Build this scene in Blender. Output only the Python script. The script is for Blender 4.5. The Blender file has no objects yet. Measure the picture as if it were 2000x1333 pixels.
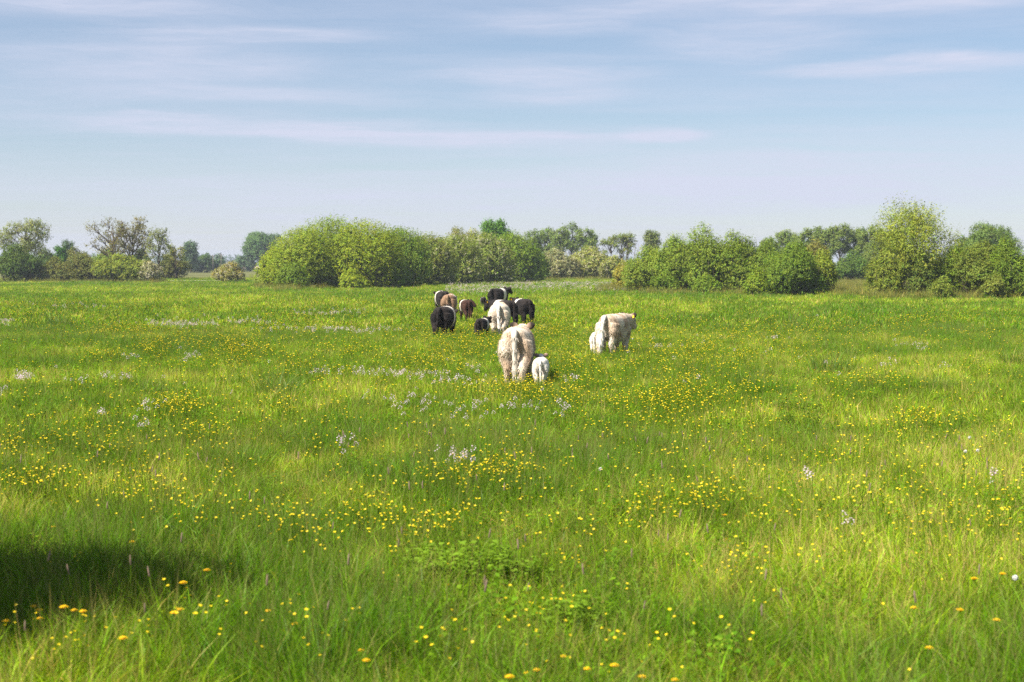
import bpy, math, random
import numpy as np
from mathutils import Vector, Matrix, Quaternion
R = math.radians
rng = np.random.default_rng(7)
random.seed(7)
scene = bpy.context.scene
COL = scene.collection

# ------------------------------------------------------------------ camera
CAM_H = 2.75
F = 2778.0            # focal length in photo pixels (50 mm on a 36 mm wide frame)
PITCH = math.atan(151.5 / F)
cam_d = bpy.data.cameras.new('camera'); cam = bpy.data.objects.new('camera', cam_d); COL.objects.link(cam)
cam_d.lens = 50; cam_d.sensor_width = 36; cam_d.clip_end = 20000; cam_d.clip_start = 0.1
cam.location = (0, 0, CAM_H); cam.rotation_euler = (R(90) - PITCH, 0, 0)
cam_d.dof.use_dof = True; cam_d.dof.focus_distance = 36; cam_d.dof.aperture_fstop = 2.6
scene.camera = cam

# ------------------------------------------------------------------ world
SUN_EL = R(50); SUN_AZ = math.atan2(-0.80, -0.60)      # azimuth from +Y towards +X
SDIR = Vector((math.cos(SUN_EL) * math.sin(SUN_AZ), math.cos(SUN_EL) * math.cos(SUN_AZ), math.sin(SUN_EL)))
world = bpy.data.worlds.new('World'); scene.world = world; world.use_nodes = True
wn = world.node_tree.nodes; wl = world.node_tree.links
bg = wn['Background']; bg.inputs['Strength'].default_value = 0.05
sky = wn.new('ShaderNodeTexSky'); sky.sky_type = 'NISHITA'; sky.sun_disc = False
sky.sun_elevation = SUN_EL; sky.sun_rotation = SUN_AZ % (2 * math.pi)
sky.altitude = 0; sky.air_density = 1.0; sky.dust_density = 0.25; sky.ozone_density = 4.0
def wmath(op, a, b=None, c=None, clamp=False):
    n = wn.new('ShaderNodeMath'); n.operation = op; n.use_clamp = clamp
    for i, v in enumerate((a, b, c)):
        if v is None: continue
        if isinstance(v, (int, float)): n.inputs[i].default_value = v
        else: wl.new(v, n.inputs[i])
    return n.outputs[0]
tc = wn.new('ShaderNodeTexCoord'); sp = wn.new('ShaderNodeSeparateXYZ'); wl.new(tc.outputs['Generated'], sp.inputs[0])
dx, dy, dz = sp.outputs
zz = wmath('MAXIMUM', dz, 0.0)
inv = wmath('DIVIDE', 1.0, wmath('ADD', zz, 0.045))
cx = wmath('MULTIPLY', dx, inv); cy = wmath('MULTIPLY', dy, inv)
comb = wn.new('ShaderNodeCombineXYZ'); wl.new(wmath('MULTIPLY', cx, 0.36), comb.inputs[0]); wl.new(cy, comb.inputs[1]); comb.inputs[2].default_value = 3.7
def wnoise(scale, detail, rough, dist=0.0, vec=None):
    n = wn.new('ShaderNodeTexNoise'); n.inputs['Scale'].default_value = scale; n.inputs['Detail'].default_value = detail
    n.inputs['Roughness'].default_value = rough; n.inputs['Distortion'].default_value = dist
    wl.new(vec or comb.outputs[0], n.inputs['Vector']); return n.outputs['Fac']
n1 = wnoise(0.55, 6, 0.55, 0.5); n2 = wnoise(1.6, 7, 0.62, 0.8)
# named cirrus streaks: (azimuth sine, elevation, half length, half thickness, strength)
blobs = [(-0.19, .094, .13, .0075, .75), (-0.04, .087, .12, .0055, .6), (.105, .0895, .030, .0050, .6), (.02, .131, .07, .007, .5), (.03, .118, .05, .007, .45),
         (.27, .131, .09, .006, .65), (-.24, .135, .10, .013, .5), (-.18, .155, .08, .007, .5), (.16, .152, .07, .012, .5), (.24, .178, .16, .011, .6),
         (.03, .166, .06, .01, .45), (-.3, .173, .10, .010, .5), (.0, .048, .3, .016, .45), (.25, .06, .2, .018, .4), (-.2, .115, .12, .006, .35)]
wc = wn.new('ShaderNodeCombineXYZ'); wl.new(wmath('MULTIPLY', dx, 5.0), wc.inputs[0]); wl.new(wmath('MULTIPLY', dz, 38.0), wc.inputs[1]); wl.new(dy, wc.inputs[2])
w1 = wnoise(1.0, 5, 0.6, 0.4, wc.outputs[0]); w2 = wnoise(3.1, 6, 0.65, 0.5, wc.outputs[0])
front = wmath('GREATER_THAN', dy, 0.0)
acc = None
ez = wmath('ADD', dz, wmath('MULTIPLY', wmath('SUBTRACT', w1, 0.5), 0.018))
for (bx_, bz_, hx, hz, s) in blobs:
    a = wmath('DIVIDE', wmath('SUBTRACT', dx, bx_), hx); b = wmath('DIVIDE', wmath('SUBTRACT', ez, bz_), hz)
    q = wmath('ADD', wmath('MULTIPLY', a, a), wmath('MULTIPLY', b, b))
    g = wmath('MULTIPLY', wmath('POWER', 2.718, wmath('MULTIPLY', wmath('MULTIPLY', q, q), -0.8)), s)
    acc = g if acc is None else wmath('ADD', acc, g)
acc = wmath('MULTIPLY', wmath('MULTIPLY', acc, wmath('ADD', 0.1, wmath('MULTIPLY', w2, 1.9))), front)
mr = wn.new('ShaderNodeMapRange'); wl.new(wmath('ADD', wmath('MULTIPLY', n1, 0.65), wmath('MULTIPLY', n2, 0.35)), mr.inputs[0])
mr.inputs[1].default_value = 0.42; mr.inputs[2].default_value = 0.70; mr.inputs[3].default_value = 0.17; mr.inputs[4].default_value = 0.52
veil = wmath('MULTIPLY', wmath('POWER', 2.718, wmath('MULTIPLY', zz, -22.0)), 0.5)
fc = wn.new('ShaderNodeCombineXYZ'); wl.new(wmath('MULTIPLY', dx, 7.0), fc.inputs[0]); wl.new(wmath('ADD', wmath('MULTIPLY', dz, 95.0), wmath('MULTIPLY', w1, 3.0)), fc.inputs[1]); wl.new(dy, fc.inputs[2])
fib = wmath('ADD', 0.45, wmath('MULTIPLY', wnoise(1.3, 8, 0.68, 1.2, fc.outputs[0]), 1.1))
acc = wmath('MULTIPLY', acc, fib)
cloud = wmath('MINIMUM', wmath('ADD', wmath('ADD', wmath('MULTIPLY', mr.outputs[0], fib), veil), wmath('MULTIPLY', acc, 0.62)), 0.93)
mix = wn.new('ShaderNodeMix'); mix.data_type = 'RGBA'; wl.new(cloud, mix.inputs['Factor'])
wl.new(sky.outputs[0], mix.inputs['A']); mix.inputs['B'].default_value = (6.0, 6.3, 7.7, 1)
wl.new(mix.outputs['Result'], bg.inputs['Color'])

sun_d = bpy.data.lights.new('sun', 'SUN'); sun = bpy.data.objects.new('sun', sun_d); COL.objects.link(sun)
sun_d.energy = 5.0; sun_d.angle = R(0.53); sun_d.color = (1.0, 0.95, 0.86)
sun.rotation_euler = SDIR.to_track_quat('Z', 'Y').to_euler(); sun.location = SDIR * 60

vs = scene.view_settings; vs.view_transform = 'Standard'; vs.look = 'None'; vs.gamma = 1; vs.exposure = 1.2; vs.use_curve_mapping = False
scene.render.engine = 'CYCLES'
scene.cycles.use_denoising = False; scene.cycles.max_bounces = 5; scene.cycles.diffuse_bounces = 2; scene.cycles.transmission_bounces = 4
scene.cycles.volume_bounces = 0; scene.cycles.use_adaptive_sampling = False
scene.render.use_persistent_data = False

# ------------------------------------------------------------------ helpers
def px(u, v, z=0.0):
    """ground point (plane at height z) seen at photo pixel (u, v)"""
    a = (u - 1000) / F; b = (666.5 - v) / F
    dyy = math.cos(PITCH) + b * math.sin(PITCH); dzz = -math.sin(PITCH) + b * math.cos(PITCH)
    t = (z - CAM_H) / dzz
    return a * t, dyy * t
def at(u, D):  return ((u - 1000) / F * D, D)
def ztop(v, D): return CAM_H + (515 - v) / F * D

_tab = np.random.default_rng(99).random((256, 256))
def vnoise(x, y):
    x = np.asarray(x, float); y = np.asarray(y, float)
    xi = np.floor(x).astype(int); yi = np.floor(y).astype(int); fx = x - xi; fy = y - yi
    fx = fx * fx * (3 - 2 * fx); fy = fy * fy * (3 - 2 * fy)
    g = lambda i, j: _tab[i & 255, j & 255]
    return (g(xi, yi) * (1 - fx) + g(xi + 1, yi) * fx) * (1 - fy) + (g(xi, yi + 1) * (1 - fx) + g(xi + 1, yi + 1) * fx) * fy
def fbm(x, y, o=4):
    s = 0; a = 1; t = 0
    for i in range(o):
        s = s + a * vnoise(x * 2 ** i + 17.3 * i, y * 2 ** i + 5.1 * i); t += a; a *= 0.5
    return s / t
def hgt(x, y):
    x = np.asarray(x, float); y = np.asarray(y, float)
    fade = np.clip((260 - y) / 60, 0, 1) * np.clip((140 - np.abs(x)) / 30, 0, 1)
    return ((fbm(x / 5.0, y / 5.0, 2) - 0.5) * 0.16 + (fbm(x / 23.0 + 40, y / 23.0, 2) - 0.5) * 0.22) * fade

def mesh_from(name, V, Fc, mat=None, smooth=True, cols=None):
    """V (n,3); Fc list of arrays/lists of faces, or an (m,k) array"""
    me = bpy.data.meshes.new(name)
    V = np.asarray(V, dtype=np.float32)
    if isinstance(Fc, np.ndarray):
        m, k = Fc.shape
        me.vertices.add(len(V)); me.vertices.foreach_set('co', V.ravel())
        me.loops.add(m * k); me.loops.foreach_set('vertex_index', Fc.astype(np.int32).ravel())
        me.polygons.add(m); me.polygons.foreach_set('loop_start', np.arange(0, m * k, k, dtype=np.int32))
        me.polygons.foreach_set('loop_total', np.full(m, k, dtype=np.int32))
        me.update(calc_edges=True)
    else:
        me.from_pydata(V.tolist(), [], [list(map(int, f)) for f in Fc])
    if smooth: me.polygons.foreach_set('use_smooth', np.ones(len(me.polygons), dtype=bool))
    if cols is not None:
        a = me.color_attributes.new('col', 'FLOAT_COLOR', 'POINT')
        c = np.ones((len(V), 4), dtype=np.float32); c[:, :3] = cols; a.data.foreach_set('color', c.ravel())
    if mat is not None: me.materials.append(mat)
    me.validate()
    return me
def link(name, me, parent=None, loc=None):
    o = bpy.data.objects.new(name, me); COL.objects.link(o)
    if parent is not None: o.parent = parent
    if loc is not None: o.location = loc
    return o
def empty(name, loc, rz=0.0, sc=1.0):
    o = bpy.data.objects.new(name, None); COL.objects.link(o); o.empty_display_size = 0.2
    o.location = loc; o.rotation_euler = (0, 0, rz); o.scale = (sc, sc, sc); return o
def tag(o, label=None, cat=None, group=None, kind=None):
    if label: o['label'] = label
    if cat: o['category'] = cat
    if group: o['group'] = group
    if kind: o['kind'] = kind
    return o
def copy_thing(root, loc, rz, sc=1.0, label=None):
    r = root.copy(); COL.objects.link(r); r.location = loc; r.rotation_euler = (0, 0, rz); r.scale = (sc, sc, sc)
    if label: r['label'] = label
    for ch in root.children:
        c = ch.copy(); COL.objects.link(c); c.parent = r
        for g in ch.children:
            d = g.copy(); COL.objects.link(d); d.parent = c
    return r
def norm(v):
    return v / (np.linalg.norm(v, axis=-1, keepdims=True) + 1e-9)
def tube(pts, rad, n=6, cap=True, flat=None):
    """tapered tube through pts; flat = optional per-point (ra, rb) elliptical radii"""
    pts = np.asarray(pts, float); k = len(pts)
    T = np.gradient(pts, axis=0); T = norm(T)
    ref = np.array([0, 0, 1.0]) if abs(T[:, 2]).mean() < 0.8 else np.array([0, 1.0, 0])
    A = norm(np.cross(T, ref)); B = np.cross(A, T)
    th = np.linspace(0, 2 * math.pi, n, endpoint=False)
    rad = np.asarray(rad, float)
    ra, rb = (rad, rad) if rad.ndim == 1 else (rad[:, 0], rad[:, 1])
    V = pts[:, None, :] + A[:, None, :] * (np.cos(th)[None, :, None] * ra[:, None, None]) + B[:, None, :] * (np.sin(th)[None, :, None] * rb[:, None, None])
    V = V.reshape(-1, 3); Fs = []
    for i in range(k - 1):
        for j in range(n):
            Fs.append((i * n + j, i * n + (j + 1) % n, (i + 1) * n + (j + 1) % n, (i + 1) * n + j))
    if cap:
        Fs.append(tuple(range(n))[::-1]); Fs.append(tuple((k - 1) * n + j for j in range(n)))
    return V, Fs
class MB:
    def __init__(s): s.V = []; s.F = []; s.n = 0
    def add(s, vf):
        V, Fs = vf; s.V.append(np.asarray(V, float)); s.F += [tuple(i + s.n for i in f) for f in Fs]; s.n += len(V); return s
    def mesh(s, name, mat, smooth=True, cols=None): return mesh_from(name, np.concatenate(s.V), s.F, mat, smooth, cols)

# ------------------------------------------------------------------ materials
def new_mat(name):
    m = bpy.data.materials.new(name); m.use_nodes = True; nt = m.node_tree
    for n in list(nt.nodes):
        if n.type != 'OUTPUT_MATERIAL': nt.nodes.remove(n)
    return m, nt.nodes, nt.links, [n for n in nt.nodes if n.type == 'OUTPUT_MATERIAL'][0]
def leaf_mat(name, transl=0.4, gloss=0.06, rough=0.45, use_attr=True, color=(0.1, 0.2, 0.03), var=0.25, nscale=3.0):
    m, N, L, out = new_mat(name)
    if use_attr:
        a = N.new('ShaderNodeAttribute'); a.attribute_name = 'col'; csrc = a.outputs['Color']
    else:
        r = N.new('ShaderNodeRGB'); r.outputs[0].default_value = (*color, 1); csrc = r.outputs[0]
    geo = N.new('ShaderNodeNewGeometry')
    nz = N.new('ShaderNodeTexNoise'); nz.inputs['Scale'].default_value = nscale; nz.inputs['Detail'].default_value = 3; L.new(geo.outputs['Position'], nz.inputs['Vector'])
    mr_ = N.new('ShaderNodeMapRange'); L.new(nz.outputs['Fac'], mr_.inputs[0]); mr_.inputs[1].default_value = .25; mr_.inputs[2].default_value = .75
    mr_.inputs[3].default_value = 1 - var; mr_.inputs[4].default_value = 1 + var
    mul = N.new('ShaderNodeVectorMath'); mul.operation = 'SCALE'; L.new(csrc, mul.inputs[0]); L.new(mr_.outputs[0], mul.inputs['Scale'])
    d = N.new('ShaderNodeBsdfDiffuse'); t = N.new('ShaderNodeBsdfTranslucent'); g = N.new('ShaderNodeBsdfGlossy'); g.inputs['Roughness'].default_value = rough
    L.new(mul.outputs[0], d.inputs['Color'])
    tm = N.new('ShaderNodeVectorMath'); tm.operation = 'MULTIPLY'; L.new(mul.outputs[0], tm.inputs[0]); tm.inputs[1].default_value = (1.15, 1.1, 0.6); L.new(tm.outputs[0], t.inputs['Color'])
    m1 = N.new('ShaderNodeMixShader'); m1.inputs[0].default_value = transl; L.new(d.outputs[0], m1.inputs[1]); L.new(t.outputs[0], m1.inputs[2])
    m2 = N.new('ShaderNodeMixShader'); m2.inputs[0].default_value = gloss; L.new(m1.outputs[0], m2.inputs[1]); L.new(g.outputs[0], m2.inputs[2])
    L.new(m2.outputs[0], out.inputs['Surface']); return m
def grass_mat(name):
    """blade colour from the mesh, shifted per tuft between lush and straw by the instance attribute tint"""
    m, N, L, out = new_mat(name)
    a = N.new('ShaderNodeAttribute'); a.attribute_name = 'col'
    ti = N.new('ShaderNodeAttribute'); ti.attribute_type = 'INSTANCER'; ti.attribute_name = 'tint'
    cr = N.new('ShaderNodeValToRGB'); e = cr.color_ramp.elements
    e[0].position = 0.0; e[0].color = (0.62, 0.80, 0.75, 1); e[1].position = 1.0; e[1].color = (1.95, 1.6, 2.2, 1)
    x = e.new(0.35); x.color = (0.9, 0.97, 0.9, 1); x = e.new(0.65); x.color = (1.22, 1.16, 1.0, 1)
    L.new(ti.outputs['Fac'], cr.inputs[0])
    mul = N.new('ShaderNodeVectorMath'); mul.operation = 'MULTIPLY'; L.new(a.outputs['Color'], mul.inputs[0]); L.new(cr.outputs[0], mul.inputs[1])
    d = N.new('ShaderNodeBsdfDiffuse'); t = N.new('ShaderNodeBsdfTranslucent'); g = N.new('ShaderNodeBsdfGlossy'); g.inputs['Roughness'].default_value = 0.42
    L.new(mul.outputs[0], d.inputs['Color'])
    tm = N.new('ShaderNodeVectorMath'); tm.operation = 'MULTIPLY'; L.new(mul.outputs[0], tm.inputs[0]); tm.inputs[1].default_value = (1.2, 1.15, 0.6); L.new(tm.outputs[0], t.inputs['Color'])
    m1 = N.new('ShaderNodeMixShader'); m1.inputs[0].default_value = 0.42; L.new(d.outputs[0], m1.inputs[1]); L.new(t.outputs[0], m1.inputs[2])
    m2 = N.new('ShaderNodeMixShader'); m2.inputs[0].default_value = 0.008; L.new(m1.outputs[0], m2.inputs[1]); L.new(g.outputs[0], m2.inputs[2])
    L.new(m2.outputs[0], out.inputs['Surface']); return m
def principled(name, color, rough=0.8, attr=False, nscale=8.0, var=0.2, spec=0.3, sheen=0.0, coord='Object'):
    m, N, L, out = new_mat(name)
    p = N.new('ShaderNodeBsdfPrincipled'); p.inputs['Roughness'].default_value = rough; p.inputs['Specular IOR Level'].default_value = spec
    if sheen: p.inputs['Sheen Weight'].default_value = sheen
    tcn = N.new('ShaderNodeTexCoord'); nz = N.new('ShaderNodeTexNoise'); nz.inputs['Scale'].default_value = nscale; nz.inputs['Detail'].default_value = 4
    L.new(tcn.outputs[coord], nz.inputs['Vector'])
    mr_ = N.new('ShaderNodeMapRange'); L.new(nz.outputs['Fac'], mr_.inputs[0]); mr_.inputs[1].default_value = .25; mr_.inputs[2].default_value = .75
    mr_.inputs[3].default_value = 1 - var; mr_.inputs[4].default_value = 1 + var
    mul = N.new('ShaderNodeVectorMath'); mul.operation = 'SCALE'; L.new(mr_.outputs[0], mul.inputs['Scale'])
    if attr:
        a = N.new('ShaderNodeAttribute'); a.attribute_name = 'col'; L.new(a.outputs['Color'], mul.inputs[0])
    else: mul.inputs[0].default_value = color
    L.new(mul.outputs[0], p.inputs['Base Color']); L.new(p.outputs[0], out.inputs['Surface']); return m
M_GRASS = grass_mat('grass_blades')
M_LEAF = leaf_mat('foliage', 0.38, 0.010, 0.6, var=0.2, nscale=0.8)
M_HERB = leaf_mat('herb_leaves', 0.38, 0.02, 0.5, var=0.2, nscale=6)
M_BARK = principled('bark', (0.085, 0.065, 0.048), 0.95, nscale=3, var=0.4, spec=0.1)
M_BARK2 = principled('pale_bark', (0.17, 0.15, 0.115), 0.95, nscale=3, var=0.4, spec=0.1)
M_YEL = leaf_mat('yellow_petals', 0.25, 0.02, 0.4, False, (0.84, 0.62, 0.02), 0.15, 40)
M_DAN = leaf_mat('dandelion_florets', 0.2, 0.03, 0.5, False, (0.86, 0.54, 0.008), 0.15, 60)
M_LIL = leaf_mat('lilac_petals', 0.35, 0.03, 0.5, False, (0.60, 0.47, 0.57), 0.15, 40)
M_STEM = leaf_mat('flower_stems', 0.2, 0.0, 0.6, False, (0.10, 0.17, 0.012), 0.2, 20)
M_FOX = principled('foxtail_seed_head', (0.22, 0.15, 0.115), 0.9, nscale=60, var=0.35, spec=0.1)
M_FLUFF = principled('seed_clock', (0.62, 0.62, 0.58), 0.95, nscale=60, var=0.15, spec=0.1)
M_COAT = principled('shaggy_coat', (1, 1, 1), 0.85, attr=True, nscale=18, var=0.16, spec=0.12, sheen=0.03)
M_HOOF = principled('hoof_horn', (0.02, 0.017, 0.015), 0.6, nscale=20)
M_EYE = principled('eye_dark', (0.01, 0.008, 0.006), 0.15, nscale=5, spec=0.5)
M_NOSE = principled('muzzle_skin', (0.03, 0.024, 0.022), 0.45, nscale=15)
M_TAGY = principled('ear_tag_plastic', (0.85, 0.5, 0.02), 0.45, nscale=15, var=0.08)
M_WOOD = principled('weathered_pole', (0.12, 0.10, 0.085), 0.9, nscale=4, var=0.3)

# ------------------------------------------------------------------ ground
def ground_mat():
    m, N, L, out = new_mat('meadow_ground')
    p = N.new('ShaderNodeBsdfPrincipled'); p.inputs['Roughness'].default_value = 1.0; p.inputs['Specular IOR Level'].default_value = 0.05
    geo = N.new('ShaderNodeNewGeometry')
    def nz(scale, det=5):
        n = N.new('ShaderNodeTexNoise'); n.inputs['Scale'].default_value = scale; n.inputs['Detail'].default_value = det; n.inputs['Roughness'].default_value = 0.6
        L.new(geo.outputs['Position'], n.inputs['Vector']); return n.outputs['Fac']
    cr = N.new('ShaderNodeValToRGB'); e = cr.color_ramp.elements; L.new(nz(0.11, 8), cr.inputs[0])
    e[0].position = 0.34; e[0].color = (0.075, 0.105, 0.008, 1); e[1].position = 0.68; e[1].color = (0.20, 0.20, 0.025, 1)
    x = e.new(0.52); x.color = (0.13, 0.16, 0.012, 1)
    cr2 = N.new('ShaderNodeValToRGB'); e = cr2.color_ramp.elements; L.new(nz(2.5, 6), cr2.inputs[0])
    e[0].position = 0.3; e[0].color = (0.6, 0.6, 0.6, 1); e[1].position = 0.7; e[1].color = (1.25, 1.25, 1.25, 1)
    mul = N.new('ShaderNodeVectorMath'); mul.operation = 'MULTIPLY'; L.new(cr.outputs[0], mul.inputs[0]); L.new(cr2.outputs[0], mul.inputs[1])
    L.new(mul.outputs[0], p.inputs['Base Color'])
    bp = N.new('ShaderNodeBump'); bp.inputs['Strength'].default_value = 0.8; bp.inputs['Distance'].default_value = 0.15; L.new(nz(6, 6), bp.inputs['Height']); L.new(bp.outputs[0], p.inputs['Normal'])
    L.new(p.outputs[0], out.inputs['Surface']); return m
def axis(dense0, dense1, step, far):
    a = list(np.arange(dense0, dense1 + .01, step)); s = step
    while a[-1] < far: s *= 1.35; a.append(a[-1] + s)
    s = step
    while a[0] > -far: s *= 1.35; a.insert(0, a[0] - s)
    return np.array(a)
gx = axis(-110, 110, 1.6, 4000); gy = axis(0, 260, 1.6, 4000)
X, Y = np.meshgrid(gx, gy); Z = hgt(X, Y)
nx, ny = len(gx), len(gy); idx = np.arange(nx * ny).reshape(ny, nx)
Fq = np.stack([idx[:-1, :-1], idx[:-1, 1:], idx[1:, 1:], idx[1:, :-1]], -1).reshape(-1, 4)
g_ = link('meadow_ground', mesh_from('meadow_ground', np.stack([X.ravel(), Y.ravel(), Z.ravel()], 1), Fq, ground_mat())); tag(g_, kind='structure')
def sheet(name, pts, z, mat):
    o = link(name, mesh_from(name, [(x, y, z) for x, y in pts], [tuple(range(len(pts)))], mat, False)); tag(o, kind='structure'); return o
M_FIELD = principled('rough_pasture', (0.115, 0.118, 0.04), 1.0, nscale=0.05, var=0.3, spec=0.05)
M_REED = principled('dry_reeds', (0.48, 0.36, 0.25), 1.0, nscale=0.05, var=0.2, spec=0.05)
M_PATH = principled('pale_track', (0.55, 0.51, 0.42), 1.0, nscale=0.3, var=0.15, spec=0.05)
sheet('far_field', [(-330, 262), (60, 275), (160, 262), (420, 262), (900, 700), (-1000, 700)], 0.06, M_FIELD)
sheet('reed_field', [(-1000, 712), (600, 712), (900, 1300), (-1300, 1300)], 0.10, M_REED)
sheet('track', [(-75, 208), (-37, 212), (-37, 214.5), (-75, 211)], 0.22, M_PATH)

# ------------------------------------------------------------------ plants: foliage and wood
def foliage(lobes, n, leaf, shoot, k, col, var=0.22, up=0.5, out=1.0, jit=0.5, shell=0.5, aspect=0.8, flower=None, ffrac=0.0, zmin=0.15):
    """lobes: (x,y,z,rx,ry,rz,tone). Returns vertices, quads, colours of n leaves set along shoots"""
    lobes = np.asarray(lobes, float); ns = max(1, n // k)
    w = lobes[:, 3] * lobes[:, 5] + 1e-6; li = rng.choice(len(lobes), ns, p=w / w.sum())
    lb = lobes[li]
    d = norm(rng.normal(size=(ns, 3))); d[:, 2] = np.where((d[:, 2] < -0.35) & (rng.random(ns) < .6), -d[:, 2], d[:, 2])
    r = shell + (1 - shell) * rng.random(ns) ** 0.6
    r = np.where(rng.random(ns) < 0.06, r * 1.10, r)
    P = lb[:, :3] + d * lb[:, 3:6] * r[:, None]
    P[:, 2] = np.maximum(P[:, 2], zmin)
    D = norm(d * out + np.array([0, 0, up]) + rng.normal(size=(ns, 3)) * jit)
    Ls = shoot * (0.5 + rng.random(ns))
    t = rng.random((ns, k))
    Q = P[:, None, :] + D[:, None, :] * (t * Ls[:, None])[:, :, None] + rng.normal(size=(ns, k, 3)) * leaf * 0.55
    Q = Q.reshape(-1, 3); Q[:, 2] = np.maximum(Q[:, 2], 0.05); m = len(Q)
    nr = norm(np.repeat(d, k, 0) * .8 + np.array([0, 0, .55]) + rng.normal(size=(m, 3)) * .45)
    ld = np.repeat(D, k, 0) * 0.6 + rng.normal(size=(m, 3)) * 0.8; ld = norm(ld - nr * (ld * nr).sum(1, keepdims=True))
    sd = np.cross(nr, ld)
    s = leaf * (0.6 + 0.8 * rng.random(m))[:, None]
    V = np.stack([Q - sd * s * aspect * .5, Q + sd * s * aspect * .5, Q + ld * s], 1).reshape(-1, 3)
    Fq = np.arange(m * 3).reshape(m, 3)
    tone = np.repeat(lb[:, 6], k) * np.repeat(1 + rng.normal(size=ns) * var * .6, k) * (1 + rng.normal(size=m) * var * .35)
    C = np.asarray(col, float)[None, :] * np.clip(tone, .35, 1.9)[:, None]
    hue = np.repeat(rng.normal(size=ns) * 0.10, k); C[:, 0] *= np.clip(1 + hue, .6, 1.5)
    if flower is not None:
        fl = np.repeat(rng.random(ns) < ffrac, k); C[fl] = np.asarray(flower) * (0.75 + .5 * rng.random(fl.sum()))[:, None]
    return V, Fq, np.repeat(np.clip(C, 0.004, 0.9), 3, axis=0)
def wobble(a, b, n, amp):
    t = np.linspace(0, 1, n)[:, None]; P = np.asarray(a)[None] * (1 - t) + np.asarray(b)[None] * t
    w = rng.normal(size=(n, 3)) * amp * np.sin(np.pi * t) ** .7
    return P + w
LEAFN = []
def make_plant(name, label, cat, group, u, D, vtop, wpx, kind, col, leaf=None, n=None, **kw):
    x, y = at(u, D); h = ztop(vtop, D) * (1.05 if kind == 'bush' else 1.0); w = wpx / F * D; z0 = float(hgt(x, y)) - 0.05
    root = empty(name, (x, y, z0)); tag(root, label, cat, group)
    return plant_parts(root, h, w, kind, col, wpx, leaf or ((2.5 if kind in ('bush', 'willow') else 2.3) / F * D), n, **kw)
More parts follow.
